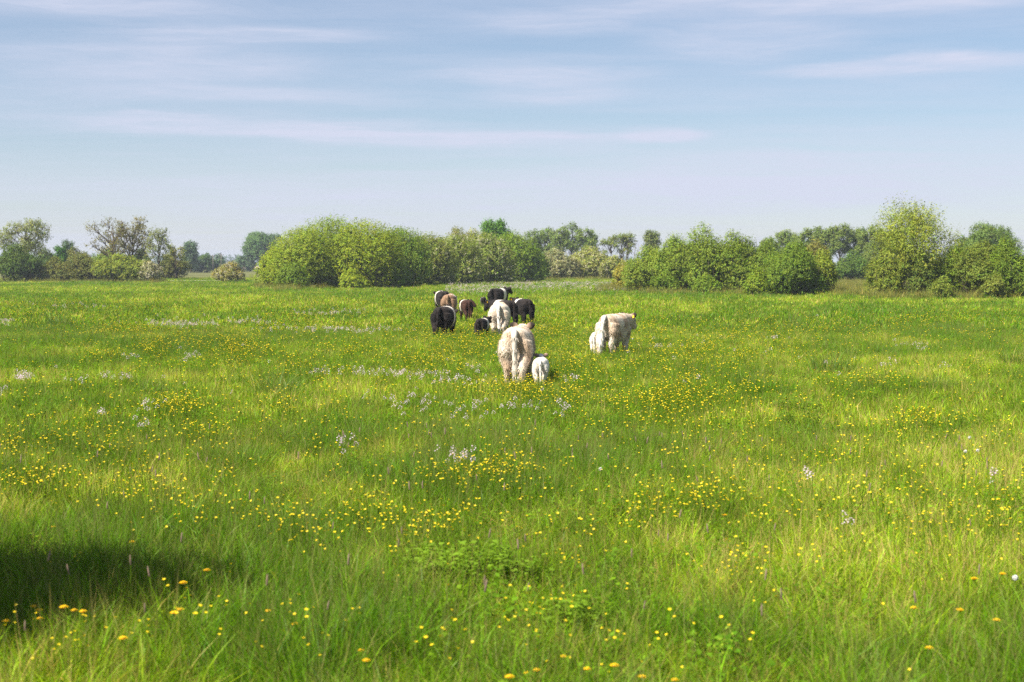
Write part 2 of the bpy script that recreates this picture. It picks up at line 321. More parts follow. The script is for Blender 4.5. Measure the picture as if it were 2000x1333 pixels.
def plant_parts(root, h, w, kind, col, wpx, leaf, n=None, bark=None, dens=1.0, sparse=False, lean=0.0, flower=None, ffrac=0.0, nl=None, up=None, smooth=False):
    wood = MB(); lobes = []
    hpx = wpx * h / w
    if n is None: n = int(np.clip(wpx * hpx * 3.3 * dens, 1500, 42000)); LEAFN.append(n)
    rx = w / 2
    if kind == 'bush':           # multi-stemmed dome
        nl = nl or 11
        lobes.append((0, 0, h * .40, rx * .72, rx * .72, h * .42, .95) if not smooth else (0, 0, h * .40, rx * .93, rx * .93, h * .56, 1.0))
        if smooth: lobes += [(0, 0, h * .42, rx * .90, rx * .90, h * .55, 1.0)] * 2
        for i in range(nl):
            a = 2 * math.pi * (i + random.random() * .7) / nl; q = random.choice((.35, .55, .68)); zc = h * random.uniform(.22, .70) * (1.08 - q * .55)
            r = random.uniform(.28, .42)
            lobes.append((math.cos(a) * rx * q, math.sin(a) * rx * q, zc, rx * r, rx * r, min(h * r * .72, h * .95 - zc), random.uniform(.86, 1.14)))
        lobes.append((rx * random.uniform(-.2, .2), 0, h * .72, rx * .36, rx * .36, h * .24, 1.05))
        wood.add(tube(wobble((-rx * .64, 0, -.02), (rx * .64, 0, -.02), 6, .03), [.05] * 6, 5)); wood.add(tube(wobble((0, -rx * .64, -.02), (0, rx * .64, -.02), 6, .03), [.05] * 6, 5))   # root stool
        ns = int(10 + wpx / 9)
        for i in range(ns):
            a = random.random() * 2 * math.pi; q = random.random() ** .5
            b = (math.cos(a) * rx * .62 * q, math.sin(a) * rx * .62 * q, -0.05); f = random.uniform(.35, .6)
            e = (math.cos(a) * rx * (.35 + .5 * q), math.sin(a) * rx * (.35 + .5 * q), h * f)
            wood.add(tube(wobble(b, e, 5, .06 * h * .4), np.linspace(.045, .014, 5) * (h / 5), 5))
        V, Fq, C = foliage(lobes, n, leaf, h * .09, 9, col, up=.75 if up is None else up, shell=.45, flower=flower, ffrac=ffrac, zmin=h * .07)
    elif kind == 'willow':       # tall open multi-stem with rising shoots
        nl = nl or 16
        for i in range(nl):
            a = i * 2.4 + random.uniform(-.4, .4); zc = h * (0.18 + .66 * (i + .5) / nl); q = math.sqrt(max(0.05, 1 - ((zc / h - .45) / .58) ** 2)) * random.choice((.25, .5, .7, .8))
            r = random.uniform(.24, .36)
            lobes.append((math.cos(a) * rx * q, math.sin(a) * rx * q, zc, rx * r, rx * r, h * r * .5, random.uniform(.8, 1.2)))
        for i, l in enumerate(lobes):
            b = (random.uniform(-.08, .08) * w, random.uniform(-.08, .08) * w, -0.1)
            p = wobble(b, (l[0], l[1], l[2] + l[5] * .5), 7, .02 * h); wood.add(tube(p, np.linspace(.075, .012, 7) * h / 7, 5))
        V, Fq, C = foliage(lobes, n, leaf, h * .13, 8, col, up=.8 if up is None else up, shell=.25, jit=.6, zmin=h * .06)
    else:                        # tree: trunk, limbs to each lobe, twigs
        nl = nl or 10
        th = h * {'tree': .35, 'round': .18, 'alder': .42, 'umbrella': .6, 'bare': .32}[kind]
        top = np.array([lean * h, 0, h * .9])
        r0 = h * .022 * (1.25 if kind == 'bare' else 1)
        tr = wobble((0, 0, -.1), top, 9, .014 * h); wood.add(tube(tr, np.linspace(r0, r0 * .12, 9), 7))
        cz = (th + h) / 2; chh = (h - th) / 2
        for i in range(nl):
            zc = th + (h - th) * (.12 + .78 * (i + .5) / nl); f = (zc - cz) / chh
            q = math.sqrt(max(.08, 1 - f * f)) * (random.uniform(.35, .75) if kind != 'umbrella' else random.uniform(.3, .85))
            if kind in ('bare',): q = random.uniform(.35, .85) * math.sqrt(max(.15, 1 - (f * .8) ** 2))
            a = i * 2.4 + random.uniform(-.5, .5); r = random.uniform(.26, .40) if kind in ('round', 'tree') else random.uniform(.2, .32)
            if kind == 'umbrella': zc = h * random.choice((.62, .74, .84, .9, .95))
            rz_ = chh * r * (1.0 if kind in ('round', 'tree') else .8)
            if kind == 'umbrella': rz_ = h * random.uniform(.025, .05)
            lobes.append((math.cos(a) * rx * q + lean * zc, math.sin(a) * rx * q, min(zc, h - rz_), rx * r * 1.15, rx * r * 1.15, rz_, random.uniform(.82, 1.18)))
        if kind == 'round':
            lobes.append((0, 0, cz, rx * .72, rx * .72, chh * .86, 1.0))
        for l in lobes:
            j = min(7, max(2, int(9 * max(.2, (l[2] - h * .22) / h)))); b = tr[j]
            p = wobble(b, (l[0], l[1], l[2]), 6, .014 * h); wood.add(tube(p, np.linspace(r0 * .5, r0 * .14, 6), 5))
            for q in range(9 if kind == 'bare' else 5):
                d = norm(rng.normal(size=3)); d[2] = abs(d[2]) * (.9 if kind != 'bare' else 1.2); e = np.array(l[:3]) + d * np.array(l[3:6]) * (1.25 if kind == 'bare' else 1.0)
                p2 = wobble(p[random.choice((3, 4, 5))], e, 5, .012 * h); wood.add(tube(p2, np.linspace(r0 * .16, r0 * .045, 5), 4))
        V, Fq, C = foliage(lobes, n, leaf, h * .07, 8, col, up=.35 if up is None else up, shell=.15 if kind != 'round' else .5, jit=.6, flower=flower, ffrac=ffrac, zmin=h * .12)
    link('stems' if kind in ('bush', 'willow') else 'trunk', wood.mesh('wood', bark or M_BARK), root)
    link('crown', mesh_from('crown', V, Fq, M_LEAF, False, C), root)
    return root

YG = (0.250, 0.310, 0.016); MG = (0.175, 0.255, 0.020); DG = (0.088, 0.140, 0.018); OL = (0.165, 0.175, 0.036); PALE = (0.27, 0.275, 0.105); BLG = (0.095, 0.155, 0.065); BR = (0.20, 0.185, 0.05); PG = (0.22, 0.25, 0.065)
PLANTS = [
 # name, label, category, group, u, D, vtop, wpx, kind, col, kwargs
 # --- left hedge
 ('hedge_bush', 'large dark green bush at the end of the hedgerow below the pale feathery tree', 'bush', None, 38, 202, 479, 112, 'bush', DG, {}),
 ('hedge_bush', 'dark green bush continuing the hedgerow past the large dark bush', 'bush', None, -55, 204, 478, 100, 'bush', DG, {}),
 ('hedge_bush', 'low olive green bush between the large dark bush and the pale willow scrub', 'bush', None, 112, 203, 503, 70, 'bush', OL, {}),
 ('hedge_bush', 'olive brown scrub bush below the twin bare-branched trees', 'bush', None, 165, 203, 498, 84, 'bush', OL, {}),
 ('willow_bush', 'light green willow bush with see-through lower stems in the low hedgerow', 'bush', None, 238, 202, 497, 108, 'bush', (0.17, 0.205, 0.045), {}),
 ('blossoming_bush', 'small bush with creamy white blossom at the hedgerow end beside the open field', 'bush', None, 293, 201, 509, 56, 'bush', PALE, dict(flower=(.5, .46, .33), ffrac=.35)),
 ('pale_bush', 'lone grey-green rounded bush standing in the open gap of the field', 'bush', None, 447, 203, 512, 66, 'bush', (0.20, 0.19, 0.10), dict(flower=(.4, .37, .26), ffrac=.2)),
 ('hedge_bush', 'scrubby olive bush behind the low hedgerow', 'bush', 'scrub behind the low hedgerow', 150, 255, 486, 70, 'bush', OL, {}),
 ('hedge_bush', 'scrubby olive bush behind the low hedgerow', 'bush', 'scrub behind the low hedgerow', 205, 258, 488, 70, 'bush', MG, {}),
 ('hedge_bush', 'scrubby olive bush behind the low hedgerow', 'bush', 'scrub behind the low hedgerow', 95, 260, 489, 60, 'bush', DG, {}),
 ('hedge_bush', 'scrubby olive bush behind the low hedgerow', 'bush', 'scrub behind the low hedgerow', 275, 255, 488, 56, 'bush', DG, {}),
 ('feathery_tree', 'pale feathery green tree with forked limbs above the dark hedge bush', 'tree', None, 54, 232, 429, 112, 'bare', PG, dict(dens=.22, nl=14)),
 ('small_tree', 'small deep green tree poking out of the scrub beside the feathery tree', 'tree', None, 120, 250, 481, 24, 'tree', (0.05, .13, .03), {}),
 ('small_tree', 'thin grey-green tree rising behind the low olive hedge', 'tree', None, 133, 300, 470, 26, 'tree', BLG, dict(dens=.6)),
 ('bare_tree', 'brown half-bare tree with spreading limbs, farther from the thin pale tree', 'tree', None, 222, 226, 426, 92, 'bare', BR, dict(dens=.09, nl=15)),
 ('bare_tree', 'brown half-bare domed tree next to the thin pale green tree', 'tree', None, 262, 230, 424, 72, 'bare', BR, dict(dens=.11, nl=14)),
 ('thin_tree', 'thin pale green tree with dark trunk at the hedgerow end', 'tree', None, 312, 224, 446, 56, 'tree', PG, dict(dens=.15, nl=9)),
 ('thin_tree', 'sparse olive sapling beside the thin pale green tree', 'tree', None, 344, 236, 478, 44, 'bare', (0.16, .17, .06), dict(dens=.2)),
 ('hedge_bush', 'low green bush at the foot of the sparse olive sapling', 'bush', None, 336, 240, 498, 66, 'bush', OL, {}),
 ('far_tree', 'small rounded blue-green tree above the distant hedge', 'tree', None, 373, 410, 472, 32, 'round', BLG, {}),
 ('far_hedge_bush', 'dark distant hedge bush beyond the open field', 'bush', 'distant hedge beyond the field', 372, 420, 494, 44, 'bush', BLG, {}),
 ('far_hedge_bush', 'dark distant hedge bush beyond the open field', 'bush', 'distant hedge beyond the field', 402, 425, 496, 44, 'bush', (.07, .12, .06), {}),
 ('far_hedge_bush', 'dark distant hedge bush beyond the open field', 'bush', 'distant hedge beyond the field', 428, 430, 499, 34, 'bush', BLG, {}),
 ('far_tree', 'large rounded blue-green tree standing alone behind the willow thicket', 'tree', None, 510, 470, 455, 90, 'round', (.075, .135, .07), dict(dens=1.0)),
 ('far_hedge_bush', 'dark low bush at the foot of the large rounded blue-green tree', 'bush', None, 482, 465, 494, 44, 'bush', BLG, {}),
 # --- middle thicket
 ('willow_bush', 'low outermost willow bush of the thicket sloping to the open field', 'bush', None, 548, 158, 488, 96, 'bush', YG, dict(smooth=True)),
 ('willow_bush', 'broad bright green willow bush on the sloping shoulder of the thicket', 'bush', None, 594, 154, 450, 156, 'bush', (0.175, .225, .032), dict(smooth=True)),
 ('willow_bush', 'tallest domed willow bush of the thicket', 'bush', None, 646, 158, 430, 176, 'bush', (.155, .21, .035), dict(smooth=True)),
 ('willow_bush', 'yellow-green domed willow bush next to the tallest one', 'bush', None, 712, 156, 437, 172, 'bush', YG, dict(smooth=True)),
 ('willow_bush', 'mid green willow bush on the falling side of the tall dome', 'bush', None, 776, 163, 449, 146, 'bush', MG, dict(smooth=True)),
 ('willow_bush', 'olive willow bush in the saddle of the thicket', 'bush', None, 834, 172, 464, 132, 'bush', (.15, .18, .05), dict(smooth=True, flower=(.36, .35, .2), ffrac=.10)),
 ('willow_bush', 'pale catkin-flecked willow bush behind the grey-brown cow', 'bush', None, 886, 184, 462, 126, 'bush', (.15, .19, .055), dict(smooth=True, flower=(.40, .38, .24), ffrac=.14)),
 ('willow_bush', 'pale catkin-flecked willow bush below the leafy round-headed tree', 'bush', None, 944, 194, 460, 128, 'bush', (.15, .19, .055), dict(smooth=True, flower=(.40, .38, .24), ffrac=.16)),
 ('willow_bush', 'rounded green willow bush ending the thicket behind the cattle', 'bush', None, 1003, 203, 459, 124, 'bush', MG, dict(smooth=True)),
 ('willow_bush', 'small dark willow bush tucked at the end of the thicket', 'bush', None, 1045, 214, 490, 56, 'bush', (.10, .16, .03), dict(smooth=True)),
 ('low_shrub', 'low shrub filling the foot of the willow thicket', 'shrub', 'low shrubs along the thicket foot', 572, 149, 512, 70, 'bush', MG, {}),
 ('low_shrub', 'low shrub filling the foot of the willow thicket', 'shrub', 'low shrubs along the thicket foot', 690, 151, 524, 60, 'bush', YG, {}),
 ('low_shrub', 'low shrub filling the foot of the willow thicket', 'shrub', 'low shrubs along the thicket foot', 770, 158, 510, 80, 'bush', MG, {}),
 ('low_shrub', 'low shrub filling the foot of the willow thicket', 'shrub', 'low shrubs along the thicket foot', 862, 178, 512, 70, 'bush', MG, {}),
 ('low_shrub', 'low shrub filling the foot of the willow thicket', 'shrub', 'low shrubs along the thicket foot', 968, 198, 508, 70, 'bush', MG, {}),
 ('pale_bush', 'pale yellowish bush beyond the white flower strip', 'bush', 'pale bushes beyond the white flower strip', 1090, 232, 488, 104, 'bush', PALE, dict(flower=(.45, .42, .25), ffrac=.2)),
 ('pale_bush', 'pale yellowish bush beyond the white flower strip', 'bush', 'pale bushes beyond the white flower strip', 1150, 236, 485, 116, 'bush', (.21, .23, .10), dict(flower=(.45, .42, .25), ffrac=.2)),
 ('pale_bush', 'pale yellowish bush beyond the white flower strip', 'bush', 'pale bushes beyond the white flower strip', 1196, 230, 500, 64, 'bush', (.21, .23, .10), dict(flower=(.45, .42, .25), ffrac=.2)),
 ('leafy_tree', 'fresh green round-headed tree poking above the willow thicket', 'tree', None, 968, 236, 433, 56, 'tree', (.085, .185, .03), dict(dens=1.3, nl=14)),
 ('thin_tree', 'faint grey-green sparse tree beside the round-headed tree above the thicket', 'tree', None, 908, 262, 446, 66, 'tree', (.18, .19, .10), dict(dens=.3)),
 # alders behind
 *[('alder_tree', 'slender airy alder in the clump behind the pale bushes', 'tree', 'alders behind the pale bushes', u, D, v, w, 'alder', (.125, .175, .068), dict(dens=.30, nl=11)) for u, D, v, w in
   ((1043, 300, 450, 42), (1066, 306, 446, 44), (1092, 300, 447, 44), (1117, 305, 437, 46), (1143, 298, 445, 44), (1155, 310, 458, 36))],
 ('flat_topped_tree', 'thin flat-topped tree standing against the sky between the thickets', 'tree', 'flat-topped trees between the thickets', 1192, 292, 462, 40, 'umbrella', (.14, .175, .08), dict(dens=.15)),
 ('flat_topped_tree', 'thin flat-topped tree standing against the sky between the thickets', 'tree', 'flat-topped trees between the thickets', 1214, 290, 459, 40, 'umbrella', (.14, .175, .08), dict(dens=.15)),
 ('flat_topped_tree', 'thin flat-topped tree standing against the sky between the thickets', 'tree', 'flat-topped trees between the thickets', 1226, 288, 458, 36, 'umbrella', (.14, .175, .08), dict(dens=.15)),
 ('thin_tree', 'small tree top showing over the lower end of the ragged thicket', 'tree', None, 1273, 270, 452, 32, 'tree', (.13, .16, .085), dict(dens=.8)),
 # --- right thicket
 ('straw_bush', 'straw-tinted low bush at the thicket end beside the white flower strip', 'bush', None, 1222, 138, 512, 60, 'bush', (.24, .23, .08), dict(dens=.8)),
 ('scrub_bush', 'sloping green scrub bush with straggly tips at the thicket end', 'bush', None, 1262, 134, 484, 92, 'bush', (.15, .20, .045), {}),
 ('scrub_bush', 'tall straggly scrub bush with a ragged top, between the sloping one and the tallest', 'bush', None, 1316, 131, 462, 112, 'bush', (.15, .205, .045), dict(up=1.1)),
 ('scrub_bush', 'tallest ragged-topped scrub bush of the ragged thicket', 'bush', None, 1378, 130, 443, 136, 'bush', (.15, .205, .04), dict(up=1.2, nl=14)),
 ('scrub_bush', 'broad scrub bush with bare lower stems past the tallest one', 'bush', None, 1440, 129, 458, 106, 'bush', (.135, .185, .038), {}),
 ('scrub_bush', 'lower scrub bush in the dip of the ragged thicket', 'bush', None, 1490, 128, 476, 90, 'bush', (.125, .175, .038), {}),
 ('scrub_bush', 'broad rounded green bush closing the ragged thicket', 'bush', None, 1545, 122, 475, 132, 'bush', (.115, .175, .032), {}),
 ('scrub_bush', 'rounded bush with yellowish top beside the grassy gap', 'bush', None, 1602, 124, 490, 76, 'bush', (.155, .195, .04), {}),
 ('low_shrub', 'low green shrub at the foot of the ragged thicket', 'shrub', 'low shrubs along the ragged thicket', 1380, 124, 536, 56, 'bush', MG, {}),
 ('low_shrub', 'low green shrub at the foot of the ragged thicket', 'shrub', 'low shrubs along the ragged thicket', 1480, 121, 520, 56, 'bush', (.15, .21, .03), {}),
 ('low_shrub', 'low green shrub at the foot of the ragged thicket', 'shrub', 'low shrubs along the ragged thicket', 1300, 128, 530, 60, 'bush', MG, {}),
 *[('alder_tree', 'alder in the tall even row behind the grassy gap', 'tree', 'alder row behind the grassy gap', u, D, v, w, 'alder', (.125, .17, .07), dict(dens=.42, nl=11)) for u, D, v, w in
   ((1498, 275, 466, 44), (1532, 268, 452, 52), (1560, 262, 455, 46), (1588, 262, 445, 48), (1613, 258, 448, 46), (1640, 256, 440, 50), (1668, 258, 446, 46), (1693, 254, 442, 48), (1715, 258, 448, 46), (1745, 254, 450, 50))],
 ('gap_bush', 'dark bush at the back of the grassy gap below the alder row', 'bush', None, 1662, 205, 492, 80, 'bush', (.085, .14, .045), {}),
 ('gap_bush', 'grey-green bush below the alder row beside the dark gap bush', 'bush', None, 1700, 215, 484, 70, 'bush', (.12, .155, .065), {}),
 ('gap_bush', 'brownish-topped bush behind the broad rounded green bush', 'bush', None, 1590, 190, 470, 70, 'bush', (.16, .16, .06), {}),
 ('gap_bush', 'green bush behind the dip of the ragged thicket', 'bush', None, 1500, 190, 468, 80, 'bush', (.11, .16, .05), {}),
 # --- right edge
 ('tall_willow', 'tall open willow with rising feathery shoots beside the grassy gap', 'tree', None, 1785, 113, 399, 172, 'willow', (.185, .22, .055), dict(dens=.5, nl=26)),
 ('willow_bush', 'low willow bush leaning out from the tall open willow', 'bush', None, 1735, 112, 490, 92, 'bush', (.15, .185, .045), {}),
 ('willow_bush', 'dense grey-green bush under the tall open willow', 'bush', None, 1795, 111, 492, 84, 'bush', (.125, .165, .05), {}),
 ('edge_bush', 'bright green bush just past the tall open willow', 'bush', None, 1862, 112, 482, 100, 'bush', (.135, .19, .03), {}),
 ('edge_bush', 'olive bush with bare stems below its crown near the grey-green tree', 'bush', None, 1915, 110, 474, 104, 'bush', (.13, .165, .042), {}),
 ('edge_bush', 'mid green bush with bare stems at the thicket beyond the olive one', 'bush', None, 1972, 109, 470, 104, 'bush', (.12, .175, .03), {}),
 ('edge_bush', 'green bush at the very end of the thicket past the bare-stemmed ones', 'bush', None, 2035, 108, 464, 110, 'bush', MG, {}),
 ('low_shrub', 'low shrub with pale stems below the end thicket', 'shrub', 'low shrubs below the end thicket', 1940, 107, 535, 46, 'bush', (.16, .19, .06), {}),
 ('low_shrub', 'low shrub with pale stems below the end thicket', 'shrub', 'low shrubs below the end thicket', 1838, 108, 540, 46, 'bush', (.15, .19, .05), {}),
 ('background_tree', 'hazy grey-green tree rising behind the end thicket', 'tree', None, 1935, 200, 438, 110, 'round', (.10, .15, .065), dict(dens=.8)),
 ('background_tree', 'smaller grey-green tree leaning out beside the hazy one behind the thicket', 'tree', None, 1886, 205, 464, 66, 'round', (.10, .15, .065), dict(dens=.8)),
]
for (nm, lab, cat, grp, u, D, vt, w, kd, col, kw) in PLANTS:
    make_plant(nm, lab, cat, grp, u, D, vt, w, kd, col if col in (YG, MG, DG, OL, PALE, BLG, BR, PG) else (col[0] * 1.40, col[1] * 1.38, col[2] * .65), **kw)
# tree standing off to the side: its crown throws the patch of shade on the near grass
sr = empty('shade_tree', (-6.7, 8.85, -0.02)); tag(sr, 'small leafy tree off to the side whose crown shades the long grass', 'tree')
plant_parts(sr, 5.4, 3.9, 'round', DG, 150, 0.14, 12500)
print('LEAVES', sum(LEAFN))
# dead stems
for u, D, v in ((1238, 270, 470), (1243, 268, 476)):
    x, y = at(u, D); h = ztop(v, D); mb = MB().add(tube(wobble((0, 0, -.1), (.3, 0, h), 7, .12), np.linspace(.11, .02, 7), 6))
    for k in range(5):
        zq = h * random.uniform(.4, .9); mb.add(tube(wobble((.3 * zq / h, 0, zq), (random.uniform(-1, 1), random.uniform(-.5, .5), zq + random.uniform(.4, 1)), 4, .05), np.linspace(.035, .01, 4), 4))
    o = link('dead_tree', mb.mesh('dead_tree', M_BARK2), None, (x, y, float(hgt(x, y)))); tag(o, 'bare dead stem beside the flat-topped trees', 'tree', 'dead stems between the thickets')
# far forest
lob = []
for x in np.arange(-1500, 1500, 16.0):
    r = random.uniform(8, 15); lob.append((x, 1600 + random.uniform(-40, 40), random.uniform(2, 4), r, r, random.uniform(4, 8), random.uniform(.85, 1.15)))
V, Fq, C = foliage(lob, 40000, 3.2, 2.0, 4, (.07, .115, .06), up=.4, shell=.6)
tag(link('far_forest', mesh_from('far_forest', V, Fq, M_LEAF, False, C)), 'thin blue line of distant forest on the horizon', 'forest', None, 'stuff')
# utility poles
for u in (433, 417):
    x, y = at(u, 415); h = ztop(496 if u == 433 else 498, 415); r = empty('utility_pole', (x, y, 0))
    tag(r, 'wooden utility pole with crossarm above the distant hedge', 'pole', 'utility poles beyond the field')
    link('post', MB().add(tube([(0, 0, -.1), (0, 0, h)], [.14, .10], 8)).mesh('post', M_WOOD), r)
    link('crossarm', MB().add(tube([(-.8, .1, h - .35), (.8, .1, h - .35)], [.07, .07], 4)).mesh('crossarm', M_WOOD), r)
    for s in (-.65, 0, .65): link('insulator', MB().add(tube([(s, .1, h - .30), (s, .1, h - .12)], [.05, .035], 6)).mesh('insulator', M_WOOD), r)

# ------------------------------------------------------------------ cattle
def coat_color(P, style, seed):
    x, y, z = P[:, 0], P[:, 1], P[:, 2]
    n = fbm(y * 9 + seed * 7.7 + x * 3, z * 9 + x * 6 + seed, 3); n2 = fbm(y * 3 + seed * 3.1, z * 3 + x * 3 + 9, 3)
    if style == 'white':
        base = np.array([.68, .575, .45]); tan = np.array([.40, .275, .175])
        f = np.clip((n2 - .38) * 3.0, 0, 1) * .9 + np.clip((.42 - z) * 2.0, 0, .6); f = np.clip(f, 0, .9)[:, None]
        c = base * (1 - f) + tan * f
        dark = np.array([.05, .04, .035]); g = np.clip((.2 - z) * 7, 0, .9)[:, None]; c = c * (1 - g) + dark * g
        g = np.clip((y - 1.36) * 9, 0, 1)[:, None]; c = c * (1 - g) + dark * g
        return c * (.85 + .3 * n[:, None])
    if style == 'calfwhite':
        base = np.array([.76, .70, .62]); tan = np.array([.46, .36, .26])
        f = np.clip((n2 - .42) * 2.6, 0, 1) * .75 + np.clip((.42 - z) * 1.6, 0, .5); f = np.clip(f, 0, .85)[:, None]
        c = base * (1 - f) + tan * f
        return c * (.85 + .3 * n[:, None])
    if style == 'black': base = np.array([.017, .014, .013]); lite = np.array([.032, .024, .020])
    elif style == 'brown': base = np.array([.036, .018, .013]); lite = np.array([.065, .030, .020])
    elif style == 'dun': base = np.array([.23, .145, .088]); lite = np.array([.30, .17, .10])
    f = np.clip((n2 - .3) * 1.6, 0, 1)[:, None]; c = base * (1 - f) + lite * f
    if style == 'dun':
        g = np.clip((.55 - z) * 2, 0, .7)[:, None]; c = c * (1 - g) + np.array([.10, .068, .045]) * g
    if style == 'brown':
        g = np.clip((y - .5) * 3, 0, .85)[:, None]; c = c * (1 - g) + np.array([.02, .013, .011]) * g
    edge = (n - .5) * .10
    belt = ((y + edge > -.03) & (y + edge < .30))[:, None]
    c = np.where(belt, np.array([.70, .63, .53]) * (.85 + .3 * n[:, None]), c * (.75 + .5 * n[:, None]))
    return c
def ellip_loft(rings, n=18, p=2.5):
    th = np.linspace(0, 2 * math.pi, n, endpoint=False); V = []
    for (y, zc, rx, rz) in rings:
        c, s = np.cos(th), np.sin(th)
        V.append(np.stack([np.sign(c) * np.abs(c) ** (2 / p) * rx, np.full(n, y), zc + np.sign(s) * np.abs(s) ** (2 / p) * rz], 1))
    k = len(rings); V = np.concatenate(V); Fs = []
    for i in range(k - 1):
        for j in range(n): Fs.append((i * n + j, (i + 1) * n + j, (i + 1) * n + (j + 1) % n, i * n + (j + 1) % n))
    Fs.append(tuple(range(n))); Fs.append(tuple((k - 1) * n + j for j in range(n))[::-1]); return V, Fs
def ball(c, r, n=10, m=7):
    rr = [(math.cos(t), math.sin(t)) for t in np.linspace(-1.45, 1.45, m)]
    V = []; Fs = []
    th = np.linspace(0, 2 * math.pi, n, endpoint=False)
    for (cr, sr_) in rr:
        for t in th: V.append((c[0] + r[0] * cr * math.cos(t), c[1] + r[1] * cr * math.sin(t), c[2] + r[2] * sr_))
    for i in range(m - 1):
        for j in range(n): Fs.append((i * n + j, i * n + (j + 1) % n, (i + 1) * n + (j + 1) % n, (i + 1) * n + j))
    Fs.append(tuple(range(n))[::-1]); Fs.append(tuple((m - 1) * n + j for j in range(n))); return V, Fs
def make_cow(name, label, cat, group, u, v, height, heading, style, step=(0, 0, 0, 0), yaw=0.0, pitch=0.0, calf=False, tail_dx=0.02, tagged=0, seed=1, xy=None, girth=1.0, fur_n=5200):
    x, y = xy if xy else px(u, v, 0.1)
    sc = height / 1.28
    root = empty(name, (x, y, float(hgt(x, y))), R(heading), sc); tag(root, label, cat, group)
    gw = (0.84 if calf else 1.0) * girth; belly = .10 if calf else 0.0; thin = .86 if calf else 1.0
    mb = MB()
    tors = [(-.77, 1.06, .08, .12), (-.73, 1.02, .19, .20), (-.64, .965, .28, .29), (-.44, .925, .35, .345), (-.2, .885, .385, .385), (.1, .865, .40, .40), (.38, .885, .355, .385), (.6, .93, .27, .33), (.78, .97, .19, .25)]
    mb.add(ellip_loft([(a, b + (belly * .5), c * gw, d - belly * .5) for a, b, c, d in tors]))
    hx = .205 * gw
    for s, dyl in ((-1, step[0]), (1, step[1])):     # hind legs: thigh, stifle, hock, cannon
        P = np.array([(s * hx * 1.02, -.50, .99), (s * hx * 1.10, -.545, .78), (s * hx * 1.0, -.58 + dyl * .35, .60), (s * hx * .82, -.72 + dyl * .7, .44), (s * hx * .80, -.68 + dyl * .95, .22), (s * hx * .80, -.655 + dyl, .09)])
        mb.add(tube(P, np.array([(.185, .27), (.180, .255), (.150, .19), (.100, .12), (.082, .085), (.080, .082)]) * np.array([gw * thin, thin]), 10))
    for s, dyl in ((-1, step[2]), (1, step[3])):     # front legs
        P = np.array([(s * hx * .9, .46, .86), (s * hx * .95, .48, .66), (s * hx * .9, .50 + dyl * .5, .42), (s * hx * .88, .50 + dyl * .9, .20), (s * hx * .88, .51 + dyl, .09)])
        mb.add(tube(P, np.array([.19, .14, .098, .080, .078]) * thin, 10))
    # neck and head, turned by yaw and pitched about the shoulder
    nb = Vector((0, .66, 1.0)); M = Matrix.Translation(nb) @ Matrix.Rotation(R(yaw) * .62, 4, 'Z') @ Matrix.Rotation(R(pitch), 4, 'X') @ Matrix.Translation(-nb)
    pb = Vector((0, 1.08, 1.10)); M2 = M @ Matrix.Translation(pb) @ Matrix.Rotation(R(yaw) * .38, 4, 'Z') @ Matrix.Translation(-pb)
    tr = lambda Mx, pts: np.array([tuple(Mx @ Vector(p)) for p in np.asarray(pts, float)])
    nv, nf = tube([(0, .50, .96), (0, .72, 1.02), (0, .93, 1.07), (0, 1.10, 1.10)], np.array([(.25, .32), (.20, .26), (.155, .20), (.13, .15)]), 12)
    mb.add((tr(M, nv), nf))
    hv, hf = tube([(0, 1.02, 1.14), (0, 1.12, 1.14), (0, 1.22, 1.06), (0, 1.31, .97), (0, 1.39, .90), (0, 1.43, .86)], np.array([(.10, .09), (.15, .135), (.142, .135), (.115, .115), (.10, .09), (.07, .06)]), 12)
    mb.add((tr(M2, hv), hf))
    me0 = mb.mesh('tmp', M_COAT); o = link('body', me0, root)
    md = o.modifiers.new('r', 'REMESH'); md.mode = 'VOXEL'; md.voxel_size = .026; md.use_smooth_shade = True
    ms = o.modifiers.new('s', 'SMOOTH'); ms.iterations = 5; ms.factor = .6
    dg = bpy.context.evaluated_depsgraph_get(); me = bpy.data.meshes.new_from_object(o.evaluated_get(dg)); me.name = 'cow_body'
    o.modifiers.clear(); o.data = me; bpy.data.meshes.remove(me0)
    nV = len(me.vertices); P = np.empty(nV * 3, np.float32); me.vertices.foreach_get('co', P); P = P.reshape(-1, 3).astype(float)
    Nn = np.empty(nV * 3, np.float32); me.vertices.foreach_get('normal', Nn); Nn = Nn.reshape(-1, 3).astype(float)
    # shaggy lumps
    lump = (fbm(P[:, 1] * 14 + seed, P[:, 2] * 9 + P[:, 0] * 12, 3) - .5) * (.010 if not calf else .009) * np.clip(P[:, 2] * 2, .3, 1)
    P += Nn * lump[:, None]; me.vertices.foreach_set('co', P.astype(np.float32).ravel()); me.update()
    C = coat_color(P, style, seed)
    a = me.color_attributes.get('col') or me.color_attributes.new('col', 'FLOAT_COLOR', 'POINT'); c4 = np.ones((nV, 4), np.float32); c4[:, :3] = C; a.data.foreach_set('color', c4.ravel())
    if not me.materials: me.materials.append(M_COAT)
    # fur locks hanging from the coat
    k = int(fur_n * 1.7); vi = rng.choice(nV, k); b = P[vi] + rng.normal(size=(k, 3)) * .008; nn = Nn[vi]
    d = norm(nn * .30 + np.array([0, -.12, -.85]) + rng.normal(size=(k, 3)) * .20); L_ = (.026 + .040 * rng.random(k)) * np.clip(.5 + P[vi, 2], .6, 1.2) * (.8 if calf else 1)
    sd = norm(np.cross(d, nn)) * (.0035 + .004 * rng.random(k))[:, None]
    tip = b + d * L_[:, None]; FV = np.stack([b - sd, b + sd, tip], 1).reshape(-1, 3)
    FC = np.repeat(coat_color(b, style, seed) * (.92 + .16 * rng.random(k))[:, None], 3, axis=0)
